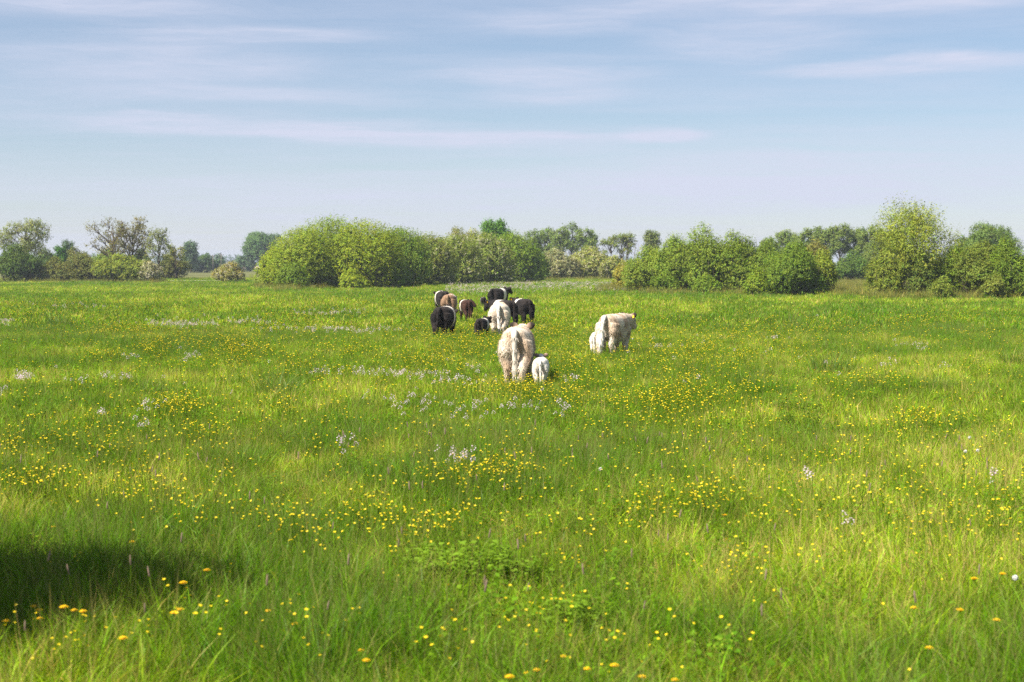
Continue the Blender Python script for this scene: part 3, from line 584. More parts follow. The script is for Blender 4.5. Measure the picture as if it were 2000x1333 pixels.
    link('fur', mesh_from('fur', FV, np.arange(k * 3).reshape(k, 3), M_COAT, True, FC), o)
    # tail
    tp = np.array([(0, -.74, 1.20), (.0, -.83, 1.19), (tail_dx * .2, -.885, 1.08), (tail_dx * .5, -.885, .85), (tail_dx * .8, -.87, .62), (tail_dx * 1.3, -.86, .45), (tail_dx * 1.8, -.855, .30), (tail_dx * 2, -.85, .22)])
    if calf: tp[:, 2] -= .01; tp[:, 1] += .03
    tv, tf = tube(tp, np.array([.06, .062, .054, .048, .05, .070, .062, .012]) * (.85 if calf else 1.1), 8)
    nv_ = len(tv); tcx = coat_color(np.array(tv) * [1, 1, .6] + [0, 0, .42], 'calfwhite' if style == 'white' else style, seed + 2) * (.92 if style == 'white' else 1)
    q = 420; ti = rng.integers(16, nv_, q); tb = np.array(tv)[ti]; dd = norm(np.array([0, -.1, -1.0]) + rng.normal(size=(q, 3)) * .22); s2 = norm(np.cross(dd, rng.normal(size=(q, 3)))) * .010
    FV2 = np.stack([tb - s2, tb + s2, tb + dd * (.05 + .07 * rng.random(q))[:, None]], 1).reshape(-1, 3)
    Vt = np.concatenate([np.array(tv), FV2]); Ft = [tuple(f) for f in tf] + [tuple(nv_ + 3 * i + j for j in range(3)) for i in range(q)]
    link('tail', mesh_from('tail', Vt, Ft, M_COAT, True, np.concatenate([tcx, np.repeat(tcx[ti], 3, axis=0)])), root)
    # ears
    for s in (-1, 1):
        ep = [(s * .09, 1.08, 1.17), (s * .15, 1.065, 1.205), (s * .22, 1.05, 1.235), (s * .275, 1.04, 1.25)]
        ev, ef = tube(ep, np.array([(.032, .030), (.038, .078), (.034, .078), (.012, .022)]), 9); ev = tr(M2, ev)
        ecol = np.tile(np.array([.030, .022, .018]) if style != 'calfwhite' else np.array([.30, .20, .15]), (len(ev), 1))
        if style in ('white',): ecol[:9] = (.5, .36, .25); ecol[9:18] = (.28, .19, .13)
        ear = link('ear', mesh_from('ear', ev, ef, M_COAT, True, ecol), root)
        if tagged in (s, 2):
            gv, gf = tube([(s * .19, 1.005, 1.22), (s * .19, 1.000, 1.20), (s * .192, .992, 1.14)], np.array([(.016, .006), (.026, .006), (.030, .006)]), 8)
            link('ear_tag', mesh_from('ear_tag', tr(M2, gv), gf, M_TAGY, False), ear)
        link('eye', mesh_from('eye', tr(M2, ball((s * .128, 1.225, 1.085), (.022, .024, .024))[0]), ball((0, 0, 0), (1, 1, 1))[1], M_EYE), root)
    mv, mf = ball((0, 1.415, .875), (.092, .060, .066)); link('muzzle', mesh_from('muzzle', tr(M2, mv), mf, M_NOSE), root)
    for s, yy in ((-.80, -.65 + step[0]), (.80, -.65 + step[1]), (-.88, .515 + step[2]), (.88, .515 + step[3])):
        hv_, hf_ = tube([(s * hx, yy, .13), (s * hx, yy + .015, .07), (s * hx, yy + .03, -.01)], np.array([(.062, .066), (.066, .075), (.072, .088)]) * thin, 10)
        link('hoof', mesh_from('hoof', hv_, hf_, M_HOOF), root)
    return root
HERD = 'cattle walking away across the meadow'
make_cow('cow', 'shaggy cream-white cow walking away with a white calf at her heel', 'cow', HERD, 1011, 747, 1.36, -5, 'white', (.10, -.16, -.1, .15), yaw=-4, pitch=4, tail_dx=.02, seed=3, girth=.90, fur_n=9000)
make_cow('calf', 'small white calf trotting at the heel of a cream-white cow', 'calf', HERD, 1056, 752, .72, -3, 'calfwhite', (-.12, .12, .1, -.1), yaw=4, pitch=12, calf=True, seed=5, tail_dx=.03, fur_n=6000)
make_cow('cow', 'shaggy white cow apart from the herd, head turned aside with black ear', 'cow', HERD, 1200, 692, 1.30, -25, 'white', (-.16, .12, .1, -.1), yaw=-8, pitch=-3, tail_dx=-.06, tagged=1, seed=8, girth=.88, fur_n=8000)
make_cow('calf', 'white calf half hidden beside the hind leg of the lone white cow', 'calf', HERD, 0, 0, .74, -20, 'calfwhite', (0, .05, 0, 0), yaw=10, pitch=-10, calf=True, seed=9, xy=tuple(np.array(px(1170, 690, .1)) + [0.0, 0.22]))
make_cow('cow', 'cream-white cow in the middle of the herd with a straight pale tail', 'cow', HERD, 976, 656, 1.34, -3, 'white', (.10, -.1, -.1, .1), yaw=8, pitch=-18, tail_dx=.03, seed=12, girth=.95, fur_n=6500)
make_cow('cow', 'black white-belted cow directly behind the cream-white cow, orange ear tag', 'cow', HERD, 0, 0, 1.24, 34, 'black', (.1, -.1, 0, 0), yaw=8, pitch=-6, tagged=2, seed=14, xy=at(983, 62.5), fur_n=4500)
make_cow('cow', 'black white-belted cow leading the herd, belt and raised ear showing over the others', 'cow', HERD, 0, 0, 1.26, -30, 'black', (.1, -.1, 0, 0), yaw=-6, pitch=8, tagged=0, seed=15, xy=at(974, 83), fur_n=4000)
make_cow('cow', 'black white-belted cow with its belt showing, beside the cream-white cow', 'cow', HERD, 1021, 628, 1.22, 21, 'black', (.08, -.12, .1, -.1), yaw=12, pitch=4, tail_dx=.06, tagged=2, seed=16, fur_n=4500)
make_cow('cow', 'stocky black cow with only a sliver of white belt, in front of the grey-brown cow', 'cow', HERD, 868, 658, 1.24, -11, 'black', (-.08, .1, .1, -.1), yaw=0, pitch=-22, tail_dx=-.06, seed=17, girth=.98, fur_n=5200)
make_cow('cow', 'grey-brown dun cow between two black white-belted cows', 'cow', HERD, 0, 0, 1.24, -5, 'dun', (.08, -.1, .1, -.1), yaw=0, pitch=-18, tail_dx=-.01, seed=18, xy=at(878, 72.5), girth=1.02, fur_n=4500)
make_cow('cow', 'black white-belted cow half hidden behind the grey-brown cow', 'cow', HERD, 0, 0, 1.26, 15, 'black', (.08, -.1, .1, -.1), yaw=5, pitch=-10, seed=19, xy=at(864, 77), fur_n=4000)
make_cow('calf', 'dark brown white-belted young cow looking back over its shoulder', 'calf', HERD, 910, 623, 1.08, 14, 'brown', (-.08, .1, .1, -.1), yaw=-125, pitch=0, calf=True, tail_dx=.02, seed=20, fur_n=4200)
make_cow('calf', 'tiny black calf alone ahead of the dark brown one', 'calf', HERD, 944, 602, .72, 3, 'black', (0, .08, 0, 0), yaw=0, pitch=-6, calf=True, seed=21, fur_n=3500)
make_cow('calf', 'black belted calf walking beside the cream-white cow in the herd', 'calf', HERD, 942, 661, .80, -15, 'black', (-.1, .1, .1, -.1), yaw=-6, pitch=10, calf=True, tail_dx=.02, seed=22, fur_n=4200)

# ------------------------------------------------------------------ meadow: instanced tufts
def blades(n, rad, h0, h1, w, segs, col, lean=0.35, straw=0.12, core=1.0, cvar=.40, stalk=0.06):
    a = rng.random(n) * 2 * math.pi; r = rad * rng.random(n) ** (.5 * core)
    B = np.stack([np.cos(a) * r, np.sin(a) * r, np.full(n, -.03)], 1)
    H = h0 + (h1 - h0) * rng.random(n) ** 1.3
    la = a + rng.normal(size=n) * 1.2; ll = lean * (0.25 + rng.random(n) * 1.0) * H
    Ld = np.stack([np.cos(la), np.sin(la), np.zeros(n)], 1)
    tw = rng.random(n) * math.pi; S = np.stack([np.cos(tw), np.sin(tw), np.zeros(n)], 1)
    W = w * (.5 + 1.5 * rng.random(n) ** 2)
    sk = rng.random(n) < stalk; H = np.where(sk, h1 * (1.0 + .3 * rng.random(n)), H); W = np.where(sk, w * .45, W); ll = np.where(sk, ll * .35, ll)
    V = []; Fs = []
    ts = np.linspace(0, 1, segs + 1)
    for i, t in enumerate(ts):
        c = B + Ld * (ll * t ** 2)[:, None]; c[:, 2] += H * (t - .22 * t * t * (ll / H))
        wd = (W * (1 - t ** 1.6) * (.65 + .7 * t * (1 - t) * 2))[:, None] * .5
        if i < segs: V += [c - S * wd, c + S * wd]
        else: V.append(c)
    m = 2 * segs + 1; V = np.stack(V, 1).reshape(-1, 3); base = np.arange(n)[:, None] * m
    fl = []
    for i in range(segs - 1): fl.append(np.concatenate([base + 2 * i, base + 2 * i + 1, base + 2 * i + 3, base + 2 * i, base + 2 * i + 3, base + 2 * i + 2], 1).reshape(-1, 3))
    fl.append(np.concatenate([base + 2 * segs - 2, base + 2 * segs - 1, base + 2 * segs], 1))
    C = np.asarray(col)[None] * np.clip(1 + rng.normal(size=n) * cvar, .45, 1.7)[:, None]; C[:, 0] *= np.clip(1 + rng.normal(size=n) * .14, .6, 1.5)
    st = rng.random(n) < straw; C[st] = np.array([.36, .31, .07]) * (.7 + .6 * rng.random(st.sum()))[:, None]
    C[sk] = np.array([.30, .25, .08]) * (.7 + .6 * rng.random(sk.sum()))[:, None]
    return V, np.concatenate(fl), np.repeat(C, m, axis=0)
GC = (0.165, 0.283, 0.008)
PROTO = {}
def proto_collection(key, meshes):
    c = bpy.data.collections.new(key)
    for i, me in enumerate(meshes):
        o = bpy.data.objects.new('%s_%02d' % (key, i), me); c.objects.link(o)
    PROTO[key] = c; return c
def scatter(name, key, pts, rot, scl, tint, label, cat, nvar):
    me = bpy.data.meshes.new(name); me.from_pydata([tuple(p) for p in pts], [], [])
    n = len(pts)
    def attr(nm, ty, data, fld):
        a = me.attributes.new(nm, ty, 'POINT'); a.data.foreach_set(fld, np.asarray(data).ravel())
    attr('rot', 'FLOAT_VECTOR', rot.astype(np.float32), 'vector'); attr('scl', 'FLOAT_VECTOR', scl.astype(np.float32), 'vector')
    attr('tint', 'FLOAT', tint.astype(np.float32), 'value'); attr('pick', 'INT', rng.integers(0, nvar, n).astype(np.int32), 'value')
    o = link(name, me); tag(o, label, cat, None, 'stuff')
    ng = bpy.data.node_groups.new(name, 'GeometryNodeTree')
    ng.interface.new_socket('Geometry', in_out='INPUT', socket_type='NodeSocketGeometry'); ng.interface.new_socket('Geometry', in_out='OUTPUT', socket_type='NodeSocketGeometry')
    N, L = ng.nodes, ng.links
    gi = N.new('NodeGroupInput'); go = N.new('NodeGroupOutput'); iop = N.new('GeometryNodeInstanceOnPoints'); ci = N.new('GeometryNodeCollectionInfo')
    ci.inputs['Collection'].default_value = PROTO[key]; ci.inputs['Separate Children'].default_value = True; ci.inputs['Reset Children'].default_value = True
    def na(nm, ty):
        a = N.new('GeometryNodeInputNamedAttribute'); a.data_type = ty; a.inputs['Name'].default_value = nm
        return a.outputs['Attribute']
    mp = N.new('GeometryNodeMeshToPoints')
    L.new(gi.outputs[0], mp.inputs['Mesh']); L.new(mp.outputs[0], iop.inputs['Points']); L.new(ci.outputs[0], iop.inputs['Instance']); iop.inputs['Pick Instance'].default_value = True
    L.new(na('pick', 'INT'), iop.inputs['Instance Index']); L.new(na('rot', 'FLOAT_VECTOR'), iop.inputs['Rotation']); L.new(na('scl', 'FLOAT_VECTOR'), iop.inputs['Scale'])
    L.new(iop.outputs[0], go.inputs[0])
    md = o.modifiers.new('scatter', 'NODES'); md.node_group = ng
    return o
def wedge(n, d0, d1, m0=2.0, k=.40):
    """points uniform over the ground the camera sees, with a margin to each side"""
    a0 = k * d0 + m0; a1 = k * d1 + m0; y = np.empty(0); x = np.empty(0)
    while len(y) < n:
        yy = d0 + (d1 - d0) * rng.random(2 * n); hw = k * yy + m0; keep = rng.random(2 * n) < hw / a1; yy = yy[keep]
        y = np.concatenate([y, yy]); x = np.concatenate([x, (rng.random(len(yy)) * 2 - 1) * (k * yy + m0)])
    return x[:n], y[:n]
def tint_at(x, y):
    t = .36 * fbm(x / 2.6 + 31, y / 4.2, 4) + .34 * fbm(x / 11.0 + 3, y / 17.0 + 8, 3) + .30 * fbm(x / .7 + 7, y / 1.1 + 3, 2)
    return np.clip((t - .5) * 4.3 + .47, 0, 1)
def meadow(name, key, n, d0, d1, hs, label, m0=2.0, fade=0.0):
    x, y = wedge(n, d0, d1, m0)
    if key == 'far_tuft':                     # keep clear of the field beyond the hedges
        keep = (y < 203) | (x > -60); x, y = x[keep], y[keep]
    n = len(x); t = tint_at(x, y); z = hgt(x, y)
    lush = np.clip((.45 - t) * 2, 0, 1)
    s = hs * (.75 + .5 * rng.random(n)) * (1 + .5 * lush + .7 * (fbm(x / .9, y / 1.2, 2) - .5))
    scl = np.stack([np.ones(n) * hs ** .3, np.ones(n) * hs ** .3, s], 1)
    rot = np.stack([rng.normal(size=n) * .20, rng.normal(size=n) * .20, rng.random(n) * 6.28], 1)
    scatter(name, key, np.stack([x, y, z], 1), rot, scl, np.clip(t + rng.normal(size=n) * .14, 0, 1), label, 'grass', 6)
proto_collection('near_tuft', [mesh_from('near_tuft', *blades(80, .17, .14, .46, .0066, 3, GC, .55, .10)[:2], M_GRASS) for i in range(0)] or
                 [(lambda b: mesh_from('near_tuft', b[0], b[1], M_GRASS, True, b[2]))(blades(80, .17, .12, .44, .0092, 3, GC, .95, .11)) for i in range(6)])
proto_collection('mid_tuft', [(lambda b: mesh_from('mid_tuft', b[0], b[1], M_GRASS, True, b[2]))(blades(120, .32, .10, .38, .013, 2, GC, .85, .13)) for i in range(6)])
proto_collection('far_tuft', [(lambda b: mesh_from('far_tuft', b[0], b[1], M_GRASS, True, b[2]))(blades(190, .85, .08, .30, .034, 2, GC, .8, .13)) for i in range(6)])
meadow('near_grass', 'near_tuft', 10500, 6.5, 21, .80, 'long soft meadow grass flecked with buttercups and dandelions', 2.5)
meadow('meadow_grass', 'mid_tuft', 19000, 19, 58, .74, 'sunlit meadow grass around the walking cattle')
meadow('distant_grass', 'far_tuft', 30000, 54, 250, .8, 'short sunlit grass running up to the bushes', 6.0)

# low broad-leaved herbs mixed through the sward
def herb_mesh(nst, h, leaf):
    Vs, Cs = [], []
    for i in range(nst):
        a = random.random() * 6.28; q = random.random() ** .5 * .22; hh = h * random.uniform(.5, 1.0)
        for k in range(6):
            t = .3 + .7 * (k + .5) / 6; b = k * 2.4 + a; p = np.array([math.cos(a) * q, math.sin(a) * q, hh * t]); d = np.array([math.cos(b), math.sin(b), random.uniform(-.1, .6)]); d /= np.linalg.norm(d); sd = np.array([-math.sin(b), math.cos(b), random.uniform(-.4, .4)])
            L_ = leaf * random.uniform(.6, 1.3); Vs.append([p, p + d * L_ * .5 + sd * L_ * .3, p + d * L_ + np.array([0, 0, -L_ * .2]), p + d * L_ * .5 - sd * L_ * .3]); Cs += [np.array((.13, .235, .012)) * random.uniform(.6, 1.35)] * 4
    V = np.array(Vs).reshape(-1, 3); return mesh_from('herb', V, np.arange(len(V)).reshape(-1, 4), M_GRASS, False, np.array(Cs))
proto_collection('herb_tuft', [herb_mesh(9, .26, .05) for i in range(6)])
hx_, hy_ = wedge(20000, 7, 60, 2.0); kp = fbm(hx_ / 1.9 + 51, hy_ / 2.6 + 13, 3) + rng.normal(size=len(hx_)) * .06 > .575; hx_, hy_ = hx_[kp], hy_[kp]; n = len(hx_)
scatter('meadow_herbs', 'herb_tuft', np.stack([hx_, hy_, hgt(hx_, hy_)], 1), np.stack([rng.normal(size=n) * .15, rng.normal(size=n) * .15, rng.random(n) * 6.28], 1), np.stack([.8 + .5 * rng.random(n)] * 3, 1), np.clip(.35 + rng.normal(size=n) * .2, 0, 1), 'low broad-leaved herbs growing through the meadow grass', 'herbs', 6)

# straw-coloured rank grass at the foot of the thickets
proto_collection('dry_tuft', [(lambda b: mesh_from('dry_tuft', b[0], b[1], M_GRASS, True, b[2]))(blades(110, .6, .25, .8, .03, 2, (.19, .215, .045), .5, .25)) for i in range(6)])
dx_, dy_ = [], []
for (u0, u1, D0, D1, n) in ((1172, 1250, 132, 150, 260), (1625, 1715, 118, 150, 330), (1640, 1700, 150, 190, 300), (505, 540, 150, 170, 60), (1700, 2050, 107, 112, 240), (1250, 1640, 122, 132, 260), (80, 320, 198, 206, 260), (540, 1040, 0, 0, 200), (1040, 1215, 222, 232, 120), (-60, 80, 198, 203, 60)):
    uu = u0 + (u1 - u0) * rng.random(n); DD = D0 + (D1 - D0) * rng.random(n) if D0 else 148 + (uu - 560) * .13 + rng.normal(size=n) * 2 - 4
    dx_.append((uu - 1000) / F * DD); dy_.append(DD)
dx_ = np.concatenate(dx_); dy_ = np.concatenate(dy_); n = len(dx_)
scatter('rank_grass', 'dry_tuft', np.stack([dx_, dy_, hgt(dx_, dy_)], 1), np.stack([rng.normal(size=n) * .1, rng.normal(size=n) * .1, rng.random(n) * 6.28], 1), np.stack([np.ones(n), np.ones(n), .6 + .7 * rng.random(n)], 1), np.clip(.4 + rng.normal(size=n) * .2, 0, 1), 'tall rank grass and weeds along the foot of the thickets', 'grass', 6)

# ------------------------------------------------------------------ flowers
def petal_cup(c, r, k=5, lift=.45, tilt=(0, 0)):
    V = [(0, 0, -r * .15)]; Fs = []
    for i in range(k):
        a = 2 * math.pi * i / k; da = math.pi / k * .92
        V += [(math.cos(a - da) * r * .7, math.sin(a - da) * r * .7, r * lift * .6), (math.cos(a) * r * 1.05, math.sin(a) * r * 1.05, r * lift), (math.cos(a + da) * r * .7, math.sin(a + da) * r * .7, r * lift * .6)]
        Fs += [(0, 1 + 3 * i, 2 + 3 * i, 3 + 3 * i)]
    V = np.array(V); M = (Matrix.Rotation(tilt[0], 3, 'X') @ Matrix.Rotation(tilt[1], 3, 'Y')); V = V @ np.array(M.transposed()) + np.asarray(c)
    return V, Fs
def floret_head(c, r):           # dandelion: three tiers of strap florets
    mb = MB()
    for (k, rr, zz, L_) in ((16, 1.0, .10, .5), (13, .75, .26, .45), (9, .45, .38, .4)):
        for i in range(k):
            a = 2 * math.pi * (i + random.random() * .5) / k; w = .16 * r; ca, sa = math.cos(a), math.sin(a)
            q = r * (rr - L_) if rr > L_ else 0
            V = [(ca * q - sa * w * .5, sa * q + ca * w * .5, zz * r * .8), (ca * q + sa * w * .5, sa * q - ca * w * .5, zz * r * .8), (ca * rr * r + sa * w, sa * rr * r - ca * w, zz * r * 1.1 + r * .05), (ca * rr * r - sa * w, sa * rr * r + ca * w, zz * r * 1.1 + r * .05)]
            mb.add((np.array(V) + np.asarray(c), [(0, 1, 2, 3)]))
    V, Fs = ball((c[0], c[1], c[2] + r * .12), (r * .55, r * .55, r * .3), 8, 5); mb.add((V, Fs)); return mb
def curve_stem(a, b, r=.0014, bow=.03):
    P = wobble(a, b, 5, bow * .4); return tube(P, np.linspace(r * 1.2, r, 5), 4)
FL = {}
for nm, heads in (('one', 1), ('two', 2), ('four', 4)):
    hd = []
    for i in range(heads):
        a = random.random() * 6.28; q = 0 if heads == 1 else random.uniform(.03, .11)
        hd.append((math.cos(a) * q, math.sin(a) * q, random.uniform(.36, .50)))
    FL[nm] = ([mesh_from('buttercup_head', *petal_cup((0, 0, 0), random.uniform(.011, .0145), 5, .35, (random.uniform(-.5, .5), random.uniform(-.5, .5))), M_YEL) for h in hd], hd,
              [MB().add(curve_stem((h[0] * .1, h[1] * .1, -.03), h)).mesh('buttercup_stem', M_STEM) for h in hd])
def flower_thing(name, label, cat, group, heads, pos, stems, headname):
    r = empty(name, (0, 0, 0)); tag(r, label, cat, group)
    for me, p, st in zip(heads, pos, stems):
        s = link('stem', st, r); link(headname, me, s, p)
    return r
BUT = {k: flower_thing('buttercup', 'yellow buttercup in the long grass', 'flower', 'buttercups in the long grass', *v[:1], v[1], v[2], 'flower_head') for k, v in FL.items()}
# patches of yellow read off the photograph: (u, v, ru, rv, flowers)
YEL = [(150, 596, 140, 8, 240), (60, 612, 70, 8, 100), (238, 637, 45, 6, 110), (350, 657, 30, 8, 60), (301, 679, 25, 10, 70), (462, 681, 35, 14, 170), (206, 691, 18, 4, 30), (420, 668, 30, 8, 40), (343, 796, 26, 12, 80), (154, 856, 55, 18, 90), (399, 849, 20, 10, 40), (52, 938, 36, 10, 50), (245, 935, 60, 24, 60),
       (30, 880, 35, 12, 40), (560, 628, 55, 10, 140), (640, 600, 60, 8, 120), (577, 712, 25, 12, 40), (556, 795, 14, 12, 18), (950, 668, 40, 12, 160), (852, 704, 40, 12, 120), (1065, 762, 60, 18, 120), (1000, 752, 40, 8, 80), (897, 934, 45, 13, 110), (985, 920, 35, 16, 90), (845, 1040, 50, 22, 60), (698, 1013, 30, 14, 40),
       (1240, 777, 50, 20, 80), (1272, 1000, 25, 22, 40), (684, 682, 30, 14, 60), (820, 640, 40, 12, 90), (1336, 770, 48, 20, 130), (1400, 713, 60, 20, 90), (1300, 800, 50, 30, 50), (1450, 760, 60, 20, 50), (1700, 752, 50, 10, 60), (1797, 814, 25, 6, 50), (1381, 986, 30, 16, 50), (1419, 679, 60, 14, 130), (1300, 690, 50, 20, 100),
       (1250, 640, 50, 14, 120), (1500, 640, 90, 14, 150), (1750, 640, 120, 12, 120), (1910, 612, 50, 6, 70), (1770, 625, 40, 6, 60), (1100, 670, 50, 25, 130), (1060, 640, 30, 15, 110), (1120, 720, 40, 20, 80), (880, 668, 30, 8, 60), (910, 640, 25, 8, 60), (840, 595, 20, 8, 50), (1180, 600, 70, 14, 100), (800, 580, 60, 8, 60),
       (1650, 1010, 300, 50, 80), (1850, 900, 150, 60, 70), (1600, 900, 200, 40, 60), (1750, 980, 240, 30, 50), (1450, 1115, 40, 14, 36), (1900, 1060, 110, 40, 35), (1960, 1010, 60, 30, 36), (1000, 1290, 160, 30, 18), (1260, 1290, 120, 30, 14), (560, 1030, 70, 24, 30), (440, 1000, 80, 25, 30), (300, 985, 80, 25, 30), (620, 1060, 70, 25, 22), (1080, 1200, 60, 20, 24),
       (60, 1265, 90, 40, 16), (330, 1230, 70, 25, 8), (520, 1235, 70, 25, 12), (1000, 1000, 500, 200, 80), (1100, 1080, 60, 30, 30), (700, 900, 200, 60, 60), (1000, 625, 900, 55, 2300), (1000, 760, 900, 80, 550), (1200, 900, 800, 80, 200), (1500, 800, 400, 60, 170), (300, 700, 300, 80, 320), (1000, 1150, 950, 160, 100)]
fy = []
for (u, v, ru, rv, n) in YEL:
    for i in range(int(n * (1.7 if v < 830 else 1.0))):
        uu = u + random.gauss(0, 1.1) * ru; vv = v + random.gauss(0, 1.0) * rv
        if vv > 1330 or vv < 560: continue
        fy.append(px(uu, vv, .33))
fy = np.array([p for p in fy if p[1] < 140 and abs(p[0]) < p[1] * .42 + 2])
order = np.argsort(fy[:, 1]); near_f = fy[order[:230]]; rest = fy[order[230:]]
used = set()
def put(src, key, x, y, label=None, s=1.0, dz=0.0):
    loc = (x, y, float(hgt(x, y)) + dz); rz = random.random() * 6.28
    if key not in used:
        used.add(key); src.location = loc; src.rotation_euler = (0, 0, rz); src.scale = (s, s, s); return src
    return copy_thing(src, loc, rz, s, label)
for (x, y) in near_f:
    k = random.choices(('one', 'two', 'four'), (7, 3, 1))[0]; o = put(BUT[k], 'b' + k, x, y, None, random.uniform(.72, 1.05))
    spots = {'beside the large leafy weed patch': px(930, 1092, .3), 'beside the small leafy weed patch': px(1120, 1185, .3), 'by the dandelions at the edge of the tree shade': px(150, 1190, .3)}
    near, dd = min(((q, math.dist(p, (x, y))) for q, p in spots.items()), key=lambda t: t[1])
    place = near if dd < 2.0 else 'in the open sunny grass'
    o['label'] = {'one': 'single-headed', 'two': 'twin-headed', 'four': 'four-headed'}[k] + ' yellow buttercup ' + place; o['group'] = o['label'].replace('buttercup', 'buttercups')
def merged_flower(heads, mat_head):
    V = []; Fs = []; n0 = 0; mb = MB(); ms = MB()
    for (p, r) in heads:
        mb.add(petal_cup(p, r, 5, .3, (random.uniform(-.5, .5), random.uniform(-.5, .5)))); ms.add(curve_stem((p[0] * .3, p[1] * .3, -.03), p, .003))
    me = MB(); me.V = mb.V + ms.V; me.F = mb.F + [tuple(i + mb.n for i in f) for f in ms.F]; me.n = mb.n + ms.n
    m = me.mesh('meadow_flower', mat_head, False); m.materials.append(M_STEM)
    mi = np.zeros(len(m.polygons), np.int32); mi[len(mb.F):] = 1; m.polygons.foreach_set('material_index', mi); return m
proto_collection('buttercup_plants', [merged_flower([((random.uniform(-.12, .12), random.uniform(-.12, .12), random.uniform(.33, .46)), random.uniform(.011, .015)) for i in range(random.choice((1, 2, 3, 4)))], M_YEL) for j in range(6)])
n = len(rest); dist = rest[:, 1]
scatter('buttercup_drifts', 'buttercup_plants', np.stack([rest[:, 0], rest[:, 1], hgt(rest[:, 0], rest[:, 1])], 1), np.stack([rng.normal(size=n) * .1, rng.normal(size=n) * .1, rng.random(n) * 6.28], 1),
        np.stack([np.clip(.85 + dist / 85, .95, 1.75)] * 2 + [.85 + .35 * rng.random(n)], 1) * np.array([1, 1, 1]), np.full(n, .5), 'drifts of yellow buttercups farther out in the meadow', 'flowers', 6)
# dandelions
dan = flower_thing('dandelion', 'full yellow dandelion head standing in the grass near the shade', 'flower', 'dandelions near the shade', [floret_head((0, 0, 0), .026).mesh('dandelion_head', M_DAN, False)], [(0, 0, .28)], [MB().add(tube(wobble((0, 0, -.03), (0, 0, .285), 5, .012), [.0026] * 5, 5)).mesh('dandelion_stem', M_STEM)], 'flower_head')
for (u, v) in ((78, 1207), (145, 1197), (162, 1206), (125, 1208), (75, 1198), (65, 1189), (352, 1197), (340, 1212), (358, 1157), (523, 1195), (576, 1223), (240, 1265), (258, 1056), (12, 1220), (404, 1123)):
    x, y = px(u, v, .33); put(dan, 'dan', x, y, None, random.uniform(.85, 1.2))
dan2 = copy_thing(dan, (0, 0, 0), 0); tag(dan2, 'full yellow dandelion head in the open sunny grass', 'flower', 'dandelions in the open grass')
for (u, v) in ((1875, 1196), (1946, 1216), (1815, 1266), (1958, 1126), (1903, 1138), (1415, 1006), (103, 1012), (1116, 1330), (1030, 1303), (995, 1331), (1100, 1268), (1147, 1302), (1048, 1300), (1200, 1308), (705, 1260), (715, 1291), (1254, 1316), (1318, 1316), (1690, 622), (1785, 1190)):
    x, y = px(u, v, .33); put(dan2, 'dan2', x, y, None, random.uniform(.8, 1.1))
# dandelion clocks
ck = MB()
for i in range(60):
    d = norm(rng.normal(size=3)); ck.add(tube([d * .004, d * .028], [.0012, .006], 3, True))
clock = flower_thing('dandelion_clock', 'round white dandelion seed clock in the meadow grass', 'flower', 'dandelion clocks', [ck.mesh('clock', M_FLUFF, False)], [(0, 0, .36)], [MB().add(tube(wobble((0, 0, -.03), (0, 0, .36), 5, .01), [.003] * 5, 5)).mesh('clock_stem', M_STEM)], 'seed_head')
for (u, v) in ((1173, 909), (1983, 1126), (1894, 845), (1910, 870), (1886, 872), (1236, 658)):
    x, y = px(u, v, .36); put(clock, 'clock', x, y, None, .8)
# cuckoo flowers: pale lilac sprays
def lilac_head(nf=11):
    mb = MB()
    for i in range(nf):
        a = i * 2.4; t = i / nf; q = .035 * (1 - t * .6); mb.add(petal_cup((math.cos(a) * q, math.sin(a) * q, t * .06), .0095, 4, .15, (random.uniform(-.7, .7), random.uniform(-.7, .7))))
    return mb
LIL = [(350, 628, 55, 7, 126), (480, 626, 45, 5, 48), (640, 608, 60, 6, 54), (42, 737, 16, 8, 36), (225, 737, 20, 8, 21), (140, 745, 25, 6, 9), (290, 800, 18, 14, 13), (205, 811, 8, 6, 7), (275, 838, 22, 6, 8), (375, 696, 14, 7, 15), (258, 694, 10, 5, 7), (670, 728, 45, 8, 36), (735, 726, 30, 6, 18), (805, 730, 45, 8, 48), (880, 744, 55, 10, 54), (930, 720, 25, 8, 14),
       (920, 806, 26, 14, 26), (840, 796, 55, 14, 32), (775, 790, 30, 14, 16), (1095, 801, 22, 9, 20), (1005, 796, 35, 12, 20), (1120, 741, 20, 6, 10), (895, 906, 28, 11, 25), (672, 876, 14, 7, 10), (1742, 714, 14, 8, 9), (1800, 676, 34, 7, 15), (1505, 664, 20, 2, 7), (1938, 945, 8, 8, 4), (1585, 940, 16, 18, 7), (700, 646, 70, 9, 66), (12, 628, 12, 5, 24), (8, 775, 5, 12, 6),
       (1840, 720, 16, 6, 8), (1360, 746, 8, 6, 4), (1655, 1028, 10, 8, 4), (1290, 678, 40, 4, 15), (600, 640, 80, 10, 36), (150, 600, 60, 5, 24), (1000, 700, 900, 70, 54)]
ly = []
for (u, v, ru, rv, n) in LIL:
    for i in range(int(n * (.6 if 700 < v < 830 and u > 600 else .8))):
        vv = v + random.gauss(0, .55) * rv
        if vv > 575: ly.append(px(u + random.gauss(0, .75) * ru, vv, .36))
ly = np.array([p for p in ly if p[1] < 125]); order = np.argsort(ly[:, 1]); nearl = ly[order[:150]]; restl = ly[order[150:]]
cuc = flower_thing('cuckoo_flower', 'pale lilac cuckoo flower spray in the meadow grass', 'flower', 'cuckoo flowers in the meadow', [lilac_head().mesh('cuckoo_head', M_LIL, False)], [(0, 0, .36)], [MB().add(tube(wobble((0, 0, -.03), (0, 0, .40), 5, .01), [.0025] * 5, 4)).mesh('cuckoo_stem', M_STEM)], 'flower_head')
